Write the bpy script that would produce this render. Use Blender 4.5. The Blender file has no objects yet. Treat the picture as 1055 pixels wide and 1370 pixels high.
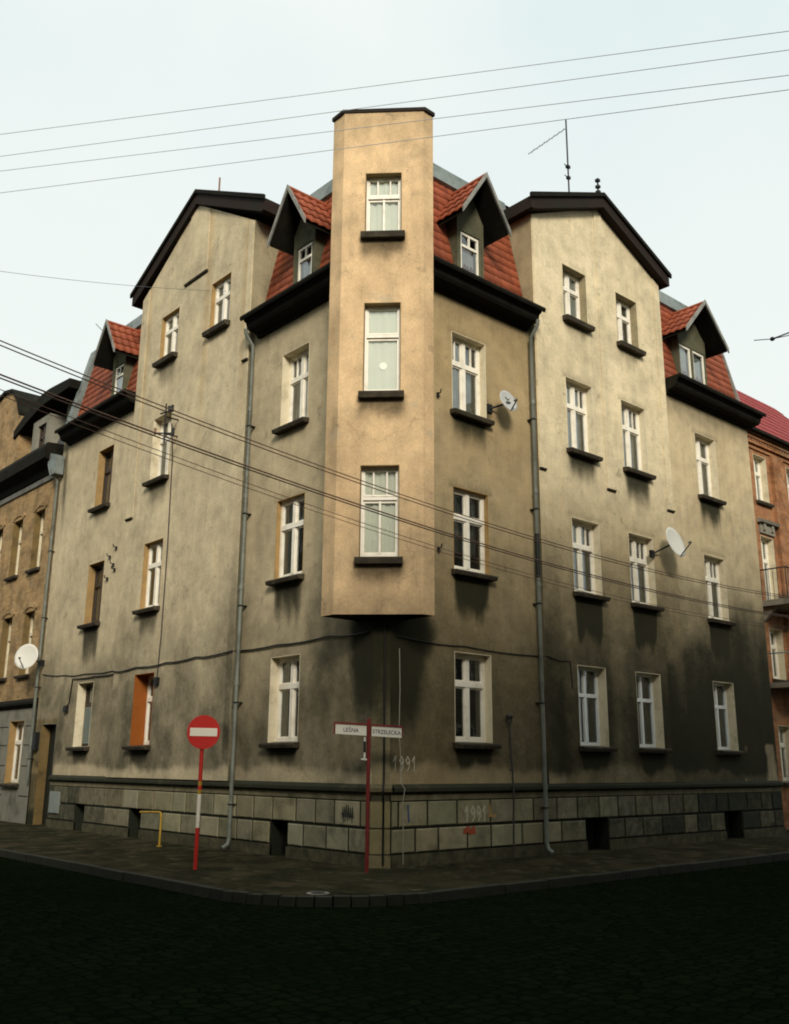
import bpy, bmesh, math, random
import numpy as np
from mathutils import Vector, Matrix
random.seed(7)
R = math.radians
sc = bpy.context.scene
COL = sc.collection

# ------------------------------------------------------------------ camera
HEAD, TILT, ROLL = R(48.492), R(14.764), R(0.418)
CAM = Vector((-11.275, -13.071, 1.70))
fw = Vector((math.cos(HEAD)*math.cos(TILT), math.sin(HEAD)*math.cos(TILT), math.sin(TILT)))
rt = Vector((math.sin(HEAD), -math.cos(HEAD), 0))
up = rt.cross(fw)
cr, sr = math.cos(ROLL), math.sin(ROLL)
rt2, up2 = rt*cr + up*sr, up*cr - rt*sr
cd = bpy.data.cameras.new("camera")
cd.sensor_fit = 'HORIZONTAL'; cd.sensor_width = 36.0; cd.lens = 43.82
cd.clip_start = 0.1; cd.clip_end = 3000
cam = bpy.data.objects.new("camera", cd); COL.objects.link(cam)
cam.matrix_world = Matrix(((rt2.x, up2.x, -fw.x, CAM.x), (rt2.y, up2.y, -fw.y, CAM.y), (rt2.z, up2.z, -fw.z, CAM.z), (0, 0, 0, 1)))
sc.camera = cam

# ------------------------------------------------------------------ sky, sun, exposure
SUN_EL, SUN_DIR = R(28), Vector((-0.56, -0.83))          # the sun stands behind the viewer, a little to the right
w = bpy.data.worlds.new("World"); sc.world = w; w.use_nodes = True
nt = w.node_tree; N = nt.nodes; L = nt.links; N.clear()
sky = N.new('ShaderNodeTexSky'); sky.sky_type = 'NISHITA'; sky.sun_disc = False
sky.sun_elevation = SUN_EL; sky.sun_rotation = math.atan2(SUN_DIR.x, SUN_DIR.y)
sky.air_density = 1.2; sky.dust_density = 2.0
tc = N.new('ShaderNodeTexCoord')
nz = N.new('ShaderNodeTexNoise'); nz.inputs['Scale'].default_value = 2.2; nz.inputs['Detail'].default_value = 5; nz.inputs['Roughness'].default_value = 0.5
rmp = N.new('ShaderNodeValToRGB')
rmp.color_ramp.elements[0].position = 0.32; rmp.color_ramp.elements[0].color = (5.2, 6.1, 6.2, 1)
rmp.color_ramp.elements[1].position = 0.62; rmp.color_ramp.elements[1].color = (6.4, 6.8, 6.6, 1)
mx = N.new('ShaderNodeMix'); mx.data_type = 'RGBA'; mx.inputs[0].default_value = 0.97
bg = N.new('ShaderNodeBackground'); bg.inputs['Strength'].default_value = 0.10
wo = N.new('ShaderNodeOutputWorld')
L.new(tc.outputs['Generated'], nz.inputs['Vector']); L.new(nz.outputs['Fac'], rmp.inputs['Fac'])
sx = N.new('ShaderNodeSeparateXYZ'); L.new(tc.outputs['Generated'], sx.inputs[0])
hz = N.new('ShaderNodeMapRange'); hz.interpolation_type = 'SMOOTHSTEP'; hz.inputs[1].default_value = 0.30; hz.inputs[2].default_value = 0.80
L.new(sx.outputs[2], hz.inputs[0])
hm = N.new('ShaderNodeMix'); hm.data_type = 'RGBA'; hm.inputs[6].default_value = (6.35, 6.75, 6.5, 1); L.new(hz.outputs[0], hm.inputs[0]); L.new(rmp.outputs['Color'], hm.inputs[7])
L.new(sky.outputs['Color'], mx.inputs[6]); L.new(hm.outputs[2], mx.inputs[7])
L.new(mx.outputs[2], bg.inputs['Color']); L.new(bg.outputs['Background'], wo.inputs['Surface'])
sd = bpy.data.lights.new("sun", 'SUN'); sd.energy = 2.5; sd.angle = R(17); sd.color = (1.0, 0.93, 0.83)
so = bpy.data.objects.new("sun", sd); COL.objects.link(so)
tosun = Vector((SUN_DIR.x, SUN_DIR.y, 0)).normalized()*math.cos(SUN_EL) + Vector((0, 0, math.sin(SUN_EL)))
so.rotation_euler = tosun.to_track_quat('Z', 'Y').to_euler(); so.location = (-20, -30, 40)
sc.view_settings.view_transform = 'Standard'; sc.view_settings.look = 'None'
sc.view_settings.exposure = 0.5; sc.view_settings.gamma = 1.0
sc.render.filter_size = 1.9
sc.cycles.filter_width = 1.9

# ------------------------------------------------------------------ materials
class NT:
    def __init__(s, name):
        s.m = bpy.data.materials.new(name); s.m.use_nodes = True
        s.t = s.m.node_tree; s.t.nodes.clear()
        s.out = s.n('ShaderNodeOutputMaterial'); s.b = s.n('ShaderNodeBsdfPrincipled')
        s.l(s.b.outputs[0], s.out.inputs[0])
        s.co = s.n('ShaderNodeTexCoord').outputs['Object']
    def n(s, k): return s.t.nodes.new(k)
    def l(s, a, b): s.t.links.new(a, b)
    def setv(s, sock, v):
        if hasattr(v, 'is_output'): s.l(v, sock)
        else: sock.default_value = v
    def noise(s, scale, detail=4, rough=0.55, vec=None, stretch=None):
        k = s.n('ShaderNodeTexNoise'); k.inputs['Scale'].default_value = scale; k.inputs['Detail'].default_value = detail; k.inputs['Roughness'].default_value = rough
        v = vec or s.co
        if stretch:
            mp = s.n('ShaderNodeMapping'); mp.inputs['Scale'].default_value = stretch; s.l(v, mp.inputs['Vector']); v = mp.outputs[0]
        s.l(v, k.inputs['Vector']); return k.outputs['Fac']
    def math(s, op, a, b=0.0, c=0.0, clamp=False):
        k = s.n('ShaderNodeMath'); k.operation = op; k.use_clamp = clamp
        for i, v in enumerate((a, b, c)): s.setv(k.inputs[i], v)
        return k.outputs[0]
    def ramp(s, f, lo, hi, a=0.0, b=1.0, smooth=True):
        k = s.n('ShaderNodeMapRange'); k.interpolation_type = 'SMOOTHSTEP' if smooth else 'LINEAR'
        for i, v in enumerate((f, lo, hi, a, b)): s.setv(k.inputs[i], v)
        return k.outputs[0]
    def mix(s, f, a, b, mode='MIX'):
        k = s.n('ShaderNodeMix'); k.data_type = 'RGBA'; k.blend_type = mode
        s.setv(k.inputs[0], f)
        for i, v in ((6, a), (7, b)):
            s.setv(k.inputs[i], v if hasattr(v, 'is_output') else (*v, 1))
        return k.outputs[2]
    def attr(s, name, vec=False):
        k = s.n('ShaderNodeAttribute'); k.attribute_name = name
        return k.outputs['Color'] if vec else k.outputs['Fac']
    def bump(s, h, strength=0.3, dist=0.02):
        k = s.n('ShaderNodeBump'); k.inputs['Strength'].default_value = strength; k.inputs['Distance'].default_value = dist
        s.l(h, k.inputs['Height']); s.l(k.outputs[0], s.b.inputs['Normal'])
    def fin(s, col, rough=0.85, spec=0.3, metal=0.0):
        s.setv(s.b.inputs['Base Color'], col if hasattr(col, 'is_output') else (*col, 1))
        s.setv(s.b.inputs['Roughness'], rough); s.b.inputs['Specular IOR Level'].default_value = spec; s.b.inputs['Metallic'].default_value = metal
        return s.m

def simple(name, col, var=0.25, scale=6, rough=0.7, spec=0.3, metal=0.0, dirt=None, bump=0.0):
    k = NT(name); f = k.noise(scale, 5)
    c = k.mix(f, [x*(1-var) for x in col], [min(x*(1+var), 1) for x in col])
    if dirt:
        g = k.ramp(k.noise(scale*0.45, 6, 0.65), 0.45, 0.72); c = k.mix(k.math('MULTIPLY', g, 0.75), c, dirt)
    if bump: k.bump(k.noise(scale*8, 4), bump, 0.01)
    return k.fin(c, rough, spec, metal)

def mat_stucco():
    k = NT("stucco")
    t = k.attr('tint', True); s = k.attr('soot')
    big = k.noise(0.55, 5, 0.6); mid = k.noise(2.6, 6, 0.62); fine = k.noise(26, 4, 0.6)
    streak = k.noise(1.0, 5, 0.6, stretch=(5.0, 5.0, 0.35))
    v = k.math('ADD', k.ramp(big, 0.25, 0.75, -0.18, 0.18, False), k.ramp(mid, 0.25, 0.75, -0.20, 0.20, False))
    v = k.math('ADD', v, k.ramp(fine, 0.3, 0.7, -0.12, 0.12, False))
    v = k.math('ADD', v, k.ramp(streak, 0.3, 0.7, -0.08, 0.08, False))
    v = k.math('ADD', v, 1.0)
    c = k.mix(1.0, t, k.mix(0.0, (1, 1, 1), (1, 1, 1)), 'MULTIPLY')
    sc_ = k.n('ShaderNodeVectorMath'); sc_.operation = 'SCALE'; k.l(c, sc_.inputs[0]); k.l(v, sc_.inputs['Scale'])
    c = sc_.outputs[0]
    # grey washed patches and rusty streaks
    c = k.mix(k.math('MULTIPLY', k.ramp(k.noise(0.9, 7, 0.7), 0.49, 0.64), 0.36), c, k.mix(0.55, c, (0.16, 0.145, 0.10)))
    c = k.mix(k.math('MULTIPLY', k.ramp(streak, 0.56, 0.72), 0.35), c, k.mix(0.5, c, (0.33, 0.20, 0.08)))
    # hairline cracks and lost skin
    wv = k.n('ShaderNodeTexNoise'); wv.inputs['Scale'].default_value = 1.8; wv.inputs['Detail'].default_value = 5; k.l(k.co, wv.inputs['Vector'])
    ad = k.n('ShaderNodeVectorMath'); ad.operation = 'MULTIPLY_ADD'; k.l(wv.outputs['Color'], ad.inputs[0]); ad.inputs[1].default_value = (.9, .9, .9); k.l(k.co, ad.inputs[2])
    vc = k.n('ShaderNodeTexVoronoi'); vc.feature = 'DISTANCE_TO_EDGE'; vc.inputs['Scale'].default_value = 0.55; k.l(ad.outputs[0], vc.inputs['Vector'])
    ck = k.math('MULTIPLY', k.ramp(vc.outputs['Distance'], 0.0, 0.011, 1.0, 0.0), k.ramp(k.noise(0.45, 3), 0.46, 0.56))
    c = k.mix(k.math('MULTIPLY', ck, 0.2), c, (0.06, 0.05, 0.03))
    pn = k.noise(1.5, 8, 0.68)
    c = k.mix(k.math('MULTIPLY', k.ramp(pn, 0.61, 0.65), 0.45), c, (0.40, 0.345, 0.235))
    c = k.mix(k.math('MULTIPLY', k.ramp(k.noise(2.1, 8, 0.7), 0.39, 0.33), 0.4), c, (0.15, 0.125, 0.075))
    # soot, damp and painted shade
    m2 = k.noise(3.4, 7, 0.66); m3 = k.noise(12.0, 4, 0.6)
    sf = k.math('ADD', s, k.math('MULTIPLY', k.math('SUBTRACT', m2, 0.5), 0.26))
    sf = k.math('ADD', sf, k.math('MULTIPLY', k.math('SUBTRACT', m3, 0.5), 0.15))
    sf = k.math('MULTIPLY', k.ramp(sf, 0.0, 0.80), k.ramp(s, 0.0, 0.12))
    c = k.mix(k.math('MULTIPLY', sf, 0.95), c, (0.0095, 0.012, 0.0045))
    h = k.math('ADD', k.math('MULTIPLY', k.noise(60, 3), 0.5), k.math('MULTIPLY', mid, 1.0))
    k.bump(h, 0.35, 0.02)
    return k.fin(c, 0.93, 0.15)

def mat_stone():
    k = NT("plinth_stone"); b = k.attr('tint', True); s = k.attr('soot')
    n1 = k.noise(3, 6, 0.65); n2 = k.noise(22, 4)
    c = k.mix(n1, (0.20, 0.175, 0.11), (0.40, 0.355, 0.23))
    c = k.mix(1.0, c, b, 'MULTIPLY')
    c = k.mix(k.ramp(k.noise(1.3, 6, 0.7), 0.5, 0.75, 0, 0.6), c, (0.05, 0.055, 0.03))
    sf = k.ramp(k.math('ADD', s, k.math('MULTIPLY', k.math('SUBTRACT', k.noise(5, 6, 0.7), 0.5), 0.9)), 0.1, 1.0)
    c = k.mix(k.math('MULTIPLY', sf, 0.94), c, (0.016, 0.019, 0.011))
    k.bump(k.math('ADD', n2, k.math('MULTIPLY', n1, 2)), 0.4, 0.02)
    return k.fin(c, 0.9, 0.2)

def mat_tile(name, a, b):
    k = NT(name); t = k.attr('tint', True)
    c = k.mix(k.noise(2.2, 6, 0.65), a, b); c = k.mix(1.0, c, t, 'MULTIPLY')
    c = k.mix(k.ramp(k.noise(5, 6, 0.7), 0.55, 0.78, 0, 0.7), c, (0.045, 0.022, 0.012))
    k.bump(k.noise(40, 3), 0.2, 0.01)
    return k.fin(c, 0.65, 0.3)

def mat_brick(name, a, b, mortar, scale=1.0):
    k = NT(name)
    # facade coordinates: (x+y along the wall, z)
    sp = k.n('ShaderNodeSeparateXYZ'); k.l(k.co, sp.inputs[0])
    cb = k.n('ShaderNodeCombineXYZ'); k.l(k.math('ADD', sp.outputs[0], sp.outputs[1]), cb.inputs[0]); k.l(sp.outputs[2], cb.inputs[1])
    br = k.n('ShaderNodeTexBrick'); k.l(cb.outputs[0], br.inputs['Vector'])
    br.inputs['Scale'].default_value = 1.0; br.inputs['Brick Width'].default_value = 0.26*scale; br.inputs['Row Height'].default_value = 0.077*scale
    br.inputs['Mortar Size'].default_value = 0.009*scale; br.inputs['Mortar Smooth'].default_value = 0.3
    br.inputs['Color1'].default_value = (*a, 1); br.inputs['Color2'].default_value = (*b, 1); br.inputs['Mortar'].default_value = (*mortar, 1)
    c = k.mix(k.ramp(k.noise(1.6, 7, 0.7), 0.42, 0.64, 0, 0.8), br.outputs['Color'], [x*0.35 for x in a])
    c = k.mix(k.ramp(k.noise(2.7, 7, 0.7), 0.5, 0.66, 0, 0.6), c, mortar)
    k.bump(k.math('ADD', k.math('MULTIPLY', br.outputs['Fac'], -1.0), k.noise(40, 3)), 0.5, 0.01)
    return k.fin(c, 0.9, 0.2)

def mat_glass():
    k = NT("window_glass"); k.t.nodes.remove(k.b)
    tr = k.n('ShaderNodeBsdfTransparent'); tr.inputs[0].default_value = (0.93, 0.96, 0.94, 1)
    gl = k.n('ShaderNodeBsdfGlossy'); gl.inputs['Roughness'].default_value = 0.03; gl.inputs[0].default_value = (0.95, 1, 1, 1)
    fr = k.n('ShaderNodeFresnel'); fr.inputs[0].default_value = 1.55
    bp = k.n('ShaderNodeBump'); bp.inputs['Strength'].default_value = 0.06; bp.inputs['Distance'].default_value = 0.05
    k.l(k.noise(1.7, 2), bp.inputs['Height']); k.l(bp.outputs[0], gl.inputs['Normal'])
    mx = k.n('ShaderNodeMixShader'); k.l(k.math('ADD', k.math('MULTIPLY', fr.outputs[0], 1.9), 0.03), mx.inputs[0]); k.l(tr.outputs[0], mx.inputs[1]); k.l(gl.outputs[0], mx.inputs[2])
    k.l(mx.outputs[0], k.out.inputs[0]); return k.m

def mat_net():
    k = NT("net_curtain"); k.t.nodes.remove(k.b)
    d = k.n('ShaderNodeBsdfDiffuse'); d.inputs[0].default_value = (0.84, 0.85, 0.78, 1)
    tl = k.n('ShaderNodeBsdfTranslucent'); tl.inputs[0].default_value = (0.6, 0.62, 0.56, 1)
    tp = k.n('ShaderNodeBsdfTransparent')
    a = k.n('ShaderNodeMixShader'); a.inputs[0].default_value = 0.15; k.l(d.outputs[0], a.inputs[1]); k.l(tl.outputs[0], a.inputs[2])
    b = k.n('ShaderNodeMixShader'); k.l(k.ramp(k.noise(4, 4, 0.6), 0.35, 0.7, 0.06, 0.26), b.inputs[0]); k.l(a.outputs[0], b.inputs[1]); k.l(tp.outputs[0], b.inputs[2])
    k.l(b.outputs[0], k.out.inputs[0]); return k.m

def mat_ground(name, kind):
    k = NT(name)
    if kind == 'cobble':
        vo = k.n('ShaderNodeTexVoronoi'); vo.feature = 'DISTANCE_TO_EDGE'; vo.inputs['Scale'].default_value = 6.0; vo.inputs['Randomness'].default_value = 0.55
        k.l(k.co, vo.inputs['Vector']); v2 = k.n('ShaderNodeTexVoronoi'); v2.inputs['Scale'].default_value = 6.0; v2.inputs['Randomness'].default_value = 0.55; k.l(k.co, v2.inputs['Vector'])
        e = k.ramp(vo.outputs['Distance'], 0.0, 0.12)
        g = k.n('ShaderNodeRGBToBW'); k.l(v2.outputs['Color'], g.inputs[0])
        c = k.mix(g.outputs[0], (0.0045, 0.0085, 0.0035), (0.009, 0.013, 0.006)); c = k.mix(e, (0.0032, 0.0055, 0.0024), c)
        c = k.mix(k.ramp(k.noise(0.5, 6, 0.65), 0.45, 0.7, 0, 0.8), c, (0.005, 0.008, 0.0035))
        k.bump(k.math('ADD', e, k.math('MULTIPLY', k.noise(30, 3), 0.2)), 0.6, 0.03)
        return k.fin(c, 1.0, 0.0)
    sp = k.n('ShaderNodeTexBrick'); sp.inputs['Scale'].default_value = 1.0; sp.inputs['Brick Width'].default_value = 0.5; sp.inputs['Row Height'].default_value = 0.5
    sp.inputs['Mortar Size'].default_value = 0.008; sp.inputs['Color1'].default_value = (0.056, 0.045, 0.024, 1); sp.inputs['Color2'].default_value = (0.030, 0.026, 0.013, 1); sp.inputs['Mortar'].default_value = (0.010, 0.012, 0.006, 1)
    k.l(k.co, sp.inputs['Vector'])
    c = k.mix(k.ramp(k.noise(1.1, 7, 0.7), 0.38, 0.66), sp.outputs['Color'], (0.011, 0.013, 0.006))
    c = k.mix(k.ramp(k.noise(2.3, 8, 0.72), 0.52, 0.70, 0, 0.75), c, (0.12, 0.10, 0.06))
    k.bump(k.math('ADD', sp.outputs['Fac'], k.math('MULTIPLY', k.noise(25, 4), -0.6)), 0.5, 0.015)
    return k.fin(c, 0.95, 0.03)

M = dict(
    stucco=mat_stucco(), stone=mat_stone(), glass=mat_glass(), net=mat_net(),
    tile=mat_tile("red_roof_tile", (0.22, 0.052, 0.021), (0.35, 0.090, 0.037)),
    newtile=mat_tile("wine_red_roof_sheet", (0.24, 0.035, 0.035), (0.30, 0.055, 0.05)),
    eave=simple("dark_weathered_board", (0.009, 0.008, 0.005), 0.4, 5, 0.85, 0.1, dirt=(0.018, 0.018, 0.010)),
    fascia=simple("brown_fascia_board", (0.020, 0.0125, 0.0085), 0.35, 4, 0.8, 0.15, dirt=(0.010, 0.014, 0.008)),
    zinc=simple("zinc_sheet", (0.20, 0.23, 0.21), 0.3, 5, 0.55, 0.4, 0.3, dirt=(0.07, 0.08, 0.065)),
    pipe=simple("painted_zinc_pipe", (0.17, 0.18, 0.145), 0.3, 4, 0.55, 0.4, 0.2, dirt=(0.06, 0.065, 0.045)),
    pipedark=simple("tarred_pipe_sleeve", (0.012, 0.014, 0.010), 0.3, 5, 0.6),
    barge=simple("pale_barge_strip", (0.24, 0.235, 0.20), 0.3, 6, 0.7, dirt=(0.07, 0.07, 0.055)),
    white=simple("white_window_paint", (0.82, 0.765, 0.63), 0.06, 9, 0.5, 0.4, dirt=(0.62, 0.56, 0.43)),
    pvc=simple("white_plastic_frame", (0.80, 0.82, 0.78), 0.04, 9, 0.4, 0.4),
    brown=simple("brown_window_paint", (0.045, 0.030, 0.018), 0.35, 9, 0.55, 0.35),
    ochre=simple("ochre_reveal_plaster", (0.35, 0.225, 0.090), 0.25, 5, 0.9, 0.1, dirt=(0.24, 0.16, 0.07)),
    darkochre=simple("dark_ochre_plaster", (0.17, 0.115, 0.045), 0.3, 4, 0.9, 0.1, dirt=(0.05, 0.04, 0.02)),  # darker ochre for the doorway and left house reveals
    orange=simple("orange_reveal_plaster", (0.27, 0.082, 0.014), 0.2, 5, 0.85, 0.15),
    cream=simple("cream_reveal_plaster", (0.66, 0.58, 0.40), 0.12, 6, 0.9, 0.1, dirt=(0.42, 0.35, 0.22)),
    sill=simple("dark_sill_slab", (0.040, 0.032, 0.020), 0.4, 9, 0.8, 0.2, dirt=(0.09, 0.075, 0.045), bump=0.3),
    drape=simple("pale_drape", (0.55, 0.54, 0.47), 0.1, 5, 0.95, 0.1),
    blind=simple("white_voile", (0.62, 0.61, 0.52), 0.05, 3, 0.95, 0.1),
    shutter=simple("grey_green_roller_shutter", (0.20, 0.235, 0.20), 0.15, 5, 0.6),
    inside=simple("dim_room_wall", (0.06, 0.05, 0.04), 0.3, 2, 0.95, 0.05),
    door=simple("black_green_door", (0.012, 0.015, 0.010), 0.3, 5, 0.6),
    black=simple("black_metal", (0.010, 0.010, 0.009), 0.3, 9, 0.55, 0.3),
    wire=simple("weathered_cable", (0.055, 0.048, 0.042), 0.2, 9, 0.7),
    rwire=simple("brown_cable", (0.20, 0.11, 0.07), 0.2, 9, 0.7),
    skywire=simple("grey_steel_wire", (0.45, 0.48, 0.47), 0.1, 9, 0.7),
    palecable=simple("pale_grey_cable", (0.33, 0.31, 0.24), 0.2, 9, 0.7),
    dish=simple("white_dish_paint", (0.62, 0.60, 0.52), 0.06, 6, 0.5, 0.35),
    dishgrey=simple("grey_dish_paint", (0.40, 0.40, 0.37), 0.08, 6, 0.5, 0.35),
    red=simple("red_sign_paint", (0.50, 0.022, 0.014), 0.12, 9, 0.5, 0.35),
    darkred=simple("dark_red_post_paint", (0.17, 0.018, 0.014), 0.25, 9, 0.6, 0.3, dirt=(0.08, 0.015, 0.01)),
    signwhite=simple("white_sign_enamel", (0.72, 0.68, 0.56), 0.06, 9, 0.45, 0.4),
    signgrey=simple("dirty_white_sign_bar", (0.82, 0.75, 0.60), 0.08, 9, 0.5, 0.35),
    lettering=simple("navy_lettering", (0.035, 0.028, 0.075), 0.1, 9, 0.5),
    yellow=simple("yellow_pipe_paint", (0.40, 0.24, 0.02), 0.25, 9, 0.6, dirt=(0.20, 0.13, 0.03)),
    kerb=simple("granite_kerb", (0.030, 0.030, 0.020), 0.4, 7, 0.85, 0.2, dirt=(0.018, 0.02, 0.011), bump=0.4),
    chalk=simple("chalky_graffiti_paint", (0.46, 0.42, 0.30), 0.4, 16, 0.9),
    spray=simple("red_spray_paint", (0.34, 0.07, 0.03), 0.3, 10, 0.9),
    blue=simple("blue_spray_paint", (0.04, 0.07, 0.14), 0.3, 10, 0.9),
    darkscrawl=simple("dark_scrawl_paint", (0.03, 0.032, 0.022), 0.3, 10, 0.9),
    brickL=mat_brick("ochre_brick", (0.44, 0.29, 0.125), (0.33, 0.19, 0.08), (0.30, 0.23, 0.13)),
    brickR=mat_brick("orange_brick", (0.44, 0.19, 0.07), (0.30, 0.11, 0.045), (0.28, 0.20, 0.12)),
    render=simple("grey_render", (0.23, 0.215, 0.165), 0.3, 3, 0.92, 0.1, dirt=(0.08, 0.08, 0.055), bump=0.3),
    render2=simple("unseen_house_render", (0.16, 0.14, 0.10), 0.3, 2, 0.92, 0.1, dirt=(0.07, 0.065, 0.05)),
    roofing=simple("roofing_felt", (0.05, 0.052, 0.05), 0.3, 3, 0.9),
    blanket=simple("pale_blue_cloth", (0.42, 0.48, 0.50), 0.35, 9, 0.95, 0.1),
    metalbox=simple("grey_metal_box", (0.22, 0.24, 0.21), 0.2, 6, 0.6, dirt=(0.10, 0.11, 0.09)),
    paper=simple("white_paper_lamp", (0.85, 0.84, 0.74), 0.03, 5, 0.8),
    road=mat_ground("cobbled_road", 'cobble'), pave=mat_ground("pavement_slabs", 'slab'),
)

# ------------------------------------------------------------------ mesh helpers
class Frame:
    """wall-aligned frame: s along the wall, z up, d outwards"""
    def __init__(s, o, su, du): s.o, s.su, s.du = Vector(o), Vector(su).normalized(), Vector(du).normalized()
    def __call__(s, a, z, d=0.0): return s.o + s.su*a + s.du*d + Vector((0, 0, z))
FR = Frame((0, 0, 0), (1, 0, 0), (0, -1, 0))
FL = Frame((0, 0, 0), (0, 1, 0), (-1, 0, 0))
q = math.sqrt(0.5)
FB = Frame((-0.3*q, -0.3*q, 0), (q, -q, 0), (-q, -q, 0))      # chamfered front of the oriel
FC = Frame((0.11, 0.11, 0), (q, -q, 0), (-q, -q, 0))           # chamfered house corner
WORLD = Frame((0, 0, 0), (1, 0, 0), (0, 1, 0))

class MB:
    def __init__(s): s.v, s.f, s.mi, s.tint, s.soot, s.sm = [], [], [], {}, {}, []
    def add(s, vs, fs, mi=0, tint=None, soot=None, smooth=False):
        b = len(s.v); s.v += [Vector(p) for p in vs]
        for f in fs: s.f.append([b+i for i in f]); s.mi.append(mi); s.sm.append(smooth)
        for i in range(len(vs)):
            if tint is not None: s.tint[b+i] = tint
            if soot is not None: s.soot[b+i] = soot
    def box(s, F, a0, a1, z0, z1, d0, d1, mi=0, tint=None, soot=None):
        P = [F(a, z, d) for d in (d0, d1) for z in (z0, z1) for a in (a0, a1)]
        s.add(P, [(0, 1, 3, 2), (4, 6, 7, 5), (0, 4, 5, 1), (2, 3, 7, 6), (0, 2, 6, 4), (1, 5, 7, 3)], mi, tint, soot)
    def pane(s, F, a, b, z0, z1, d):
        P = [F(x, z, d) for x, z in ((a, z0), (b, z0), (b, z1), (a, z1))]
        if (P[1]-P[0]).cross(P[3]-P[0]).dot(F.du) < 0: P.reverse()
        s.add(P, [(0, 1, 2, 3)])
    def prism(s, F, poly, a0, a1, mi=0, soot=None):
        """poly in (d, z), extruded along s"""
        n = len(poly); P = [F(a0, z, d) for d, z in poly] + [F(a1, z, d) for d, z in poly]
        s.add(P, [tuple(range(n)), tuple(range(2*n-1, n-1, -1))] + [(i, (i+1) % n, n+(i+1) % n, n+i) for i in range(n)], mi, soot=soot)
    def slab(s, F, poly, d0, d1, mi=0):
        """poly in (s, z), extruded along d"""
        n = len(poly); P = [F(a, z, d0) for a, z in poly] + [F(a, z, d1) for a, z in poly]
        s.add(P, [tuple(range(n)), tuple(range(2*n-1, n-1, -1))] + [(i, (i+1) % n, n+(i+1) % n, n+i) for i in range(n)], mi)
    def tube(s, pts, r, n=8, mi=0, cap=True):
        pts = [Vector(p) for p in pts]; rings = []; prev = None
        for i, p in enumerate(pts):
            t = (pts[min(i+1, len(pts)-1)] - pts[max(i-1, 0)]).normalized()
            if prev is None:
                x = t.cross(Vector((0, 0, 1))); x = x if x.length > 1e-3 else Vector((1, 0, 0))
            else: x = prev - t*prev.dot(t)
            x.normalize(); prev = x; y = t.cross(x)
            rr = r[i] if isinstance(r, (list, tuple)) else r
            rings.append([p + (x*math.cos(k*2*math.pi/n) + y*math.sin(k*2*math.pi/n))*rr for k in range(n)])
        V = [p for g in rings for p in g]; Fc = []
        for i in range(len(pts)-1):
            for k in range(n): Fc.append((i*n+k, i*n+(k+1) % n, (i+1)*n+(k+1) % n, (i+1)*n+k))
        s.add(V, Fc, mi, smooth=True)
        if cap: s.add(rings[0], [tuple(range(n))], mi); s.add(rings[-1], [tuple(range(n-1, -1, -1))], mi)
    def disc(s, c, nrm, r, thick=0.01, n=32, mi=0, edge=None):
        nrm = Vector(nrm).normalized(); x = nrm.cross(Vector((0, 0, 1)))
        x = x.normalized() if x.length > 1e-3 else Vector((1, 0, 0)); y = nrm.cross(x); c = Vector(c)
        A = [c + (x*math.cos(k*2*math.pi/n)+y*math.sin(k*2*math.pi/n))*r for k in range(n)]; B = [p - nrm*thick for p in A]
        s.add(A, [tuple(range(n))], mi)
        s.add(B, [tuple(range(n-1, -1, -1))], mi if edge is None else edge)
        s.add(A+B, [(k, (k+1) % n, n+(k+1) % n, n+k) for k in range(n)], mi if edge is None else edge)

def root_of(o):
    while o.parent: o = o.parent
    return o

def build(name, mb, mats, parent=None, loc=None, recalc=True):
    if not isinstance(mats, (list, tuple)): mats = [mats]
    off = root_of(parent).location if parent else Vector(loc or (0, 0, 0))
    me = bpy.data.meshes.new(name)
    me.from_pydata([tuple(p - off) for p in mb.v], [], mb.f)
    for m in mats: me.materials.append(m)
    me.polygons.foreach_set('material_index', mb.mi); me.polygons.foreach_set('use_smooth', mb.sm)
    if mb.tint or mb.soot or any(m in (M['stucco'], M['stone'], M['tile'], M['newtile']) for m in mats):
        me.attributes.new('tint', 'FLOAT_COLOR', 'POINT'); me.attributes.new('soot', 'FLOAT', 'POINT')
        T = np.ones((len(mb.v), 4), np.float32); S = np.zeros(len(mb.v), np.float32)
        for i, t in mb.tint.items(): T[i, :3] = t
        for i, t in mb.soot.items(): S[i] = t
        me.attributes['tint'].data.foreach_set('color', T.ravel()); me.attributes['soot'].data.foreach_set('value', S)
    if False:
        bm = bmesh.new(); bm.from_mesh(me); bmesh.ops.recalc_face_normals(bm, faces=bm.faces); bm.to_mesh(me); bm.free()
    me.update()
    o = bpy.data.objects.new(name, me); COL.objects.link(o)
    if parent: o.parent = parent
    else: o.location = off
    return o

def tag(o, label=None, cat=None, group=None, kind=None):
    if label: o['label'] = label
    if cat: o['category'] = cat
    if group: o['group'] = group
    if kind: o['kind'] = kind
    return o

def thing(name, label, cat, loc, group=None):
    o = bpy.data.objects.new(name, None); COL.objects.link(o); o.location = loc; o.empty_display_size = 0.3
    return tag(o, label, cat, group)

# value noise for the large stains
_rng = np.random.RandomState(5); _lat = _rng.rand(64, 64)
def vnoise(x, y):
    xi, yi = math.floor(x), math.floor(y); fx, fy = x-xi, y-yi
    fx, fy = fx*fx*(3-2*fx), fy*fy*(3-2*fy)
    g = lambda a, b: _lat[a & 63, b & 63]
    return (g(xi, yi)*(1-fx)+g(xi+1, yi)*fx)*(1-fy) + (g(xi, yi+1)*(1-fx)+g(xi+1, yi+1)*fx)*fy
def fbm(x, y): return 0.55*vnoise(x, y) + 0.3*vnoise(2.1*x+7, 2.1*y+3) + 0.15*vnoise(4.3*x+1, 4.3*y+9)
def sstep(a, b, x):
    t = min(max((x-a)/(b-a), 0), 1); return t*t*(3-2*t)

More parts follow.
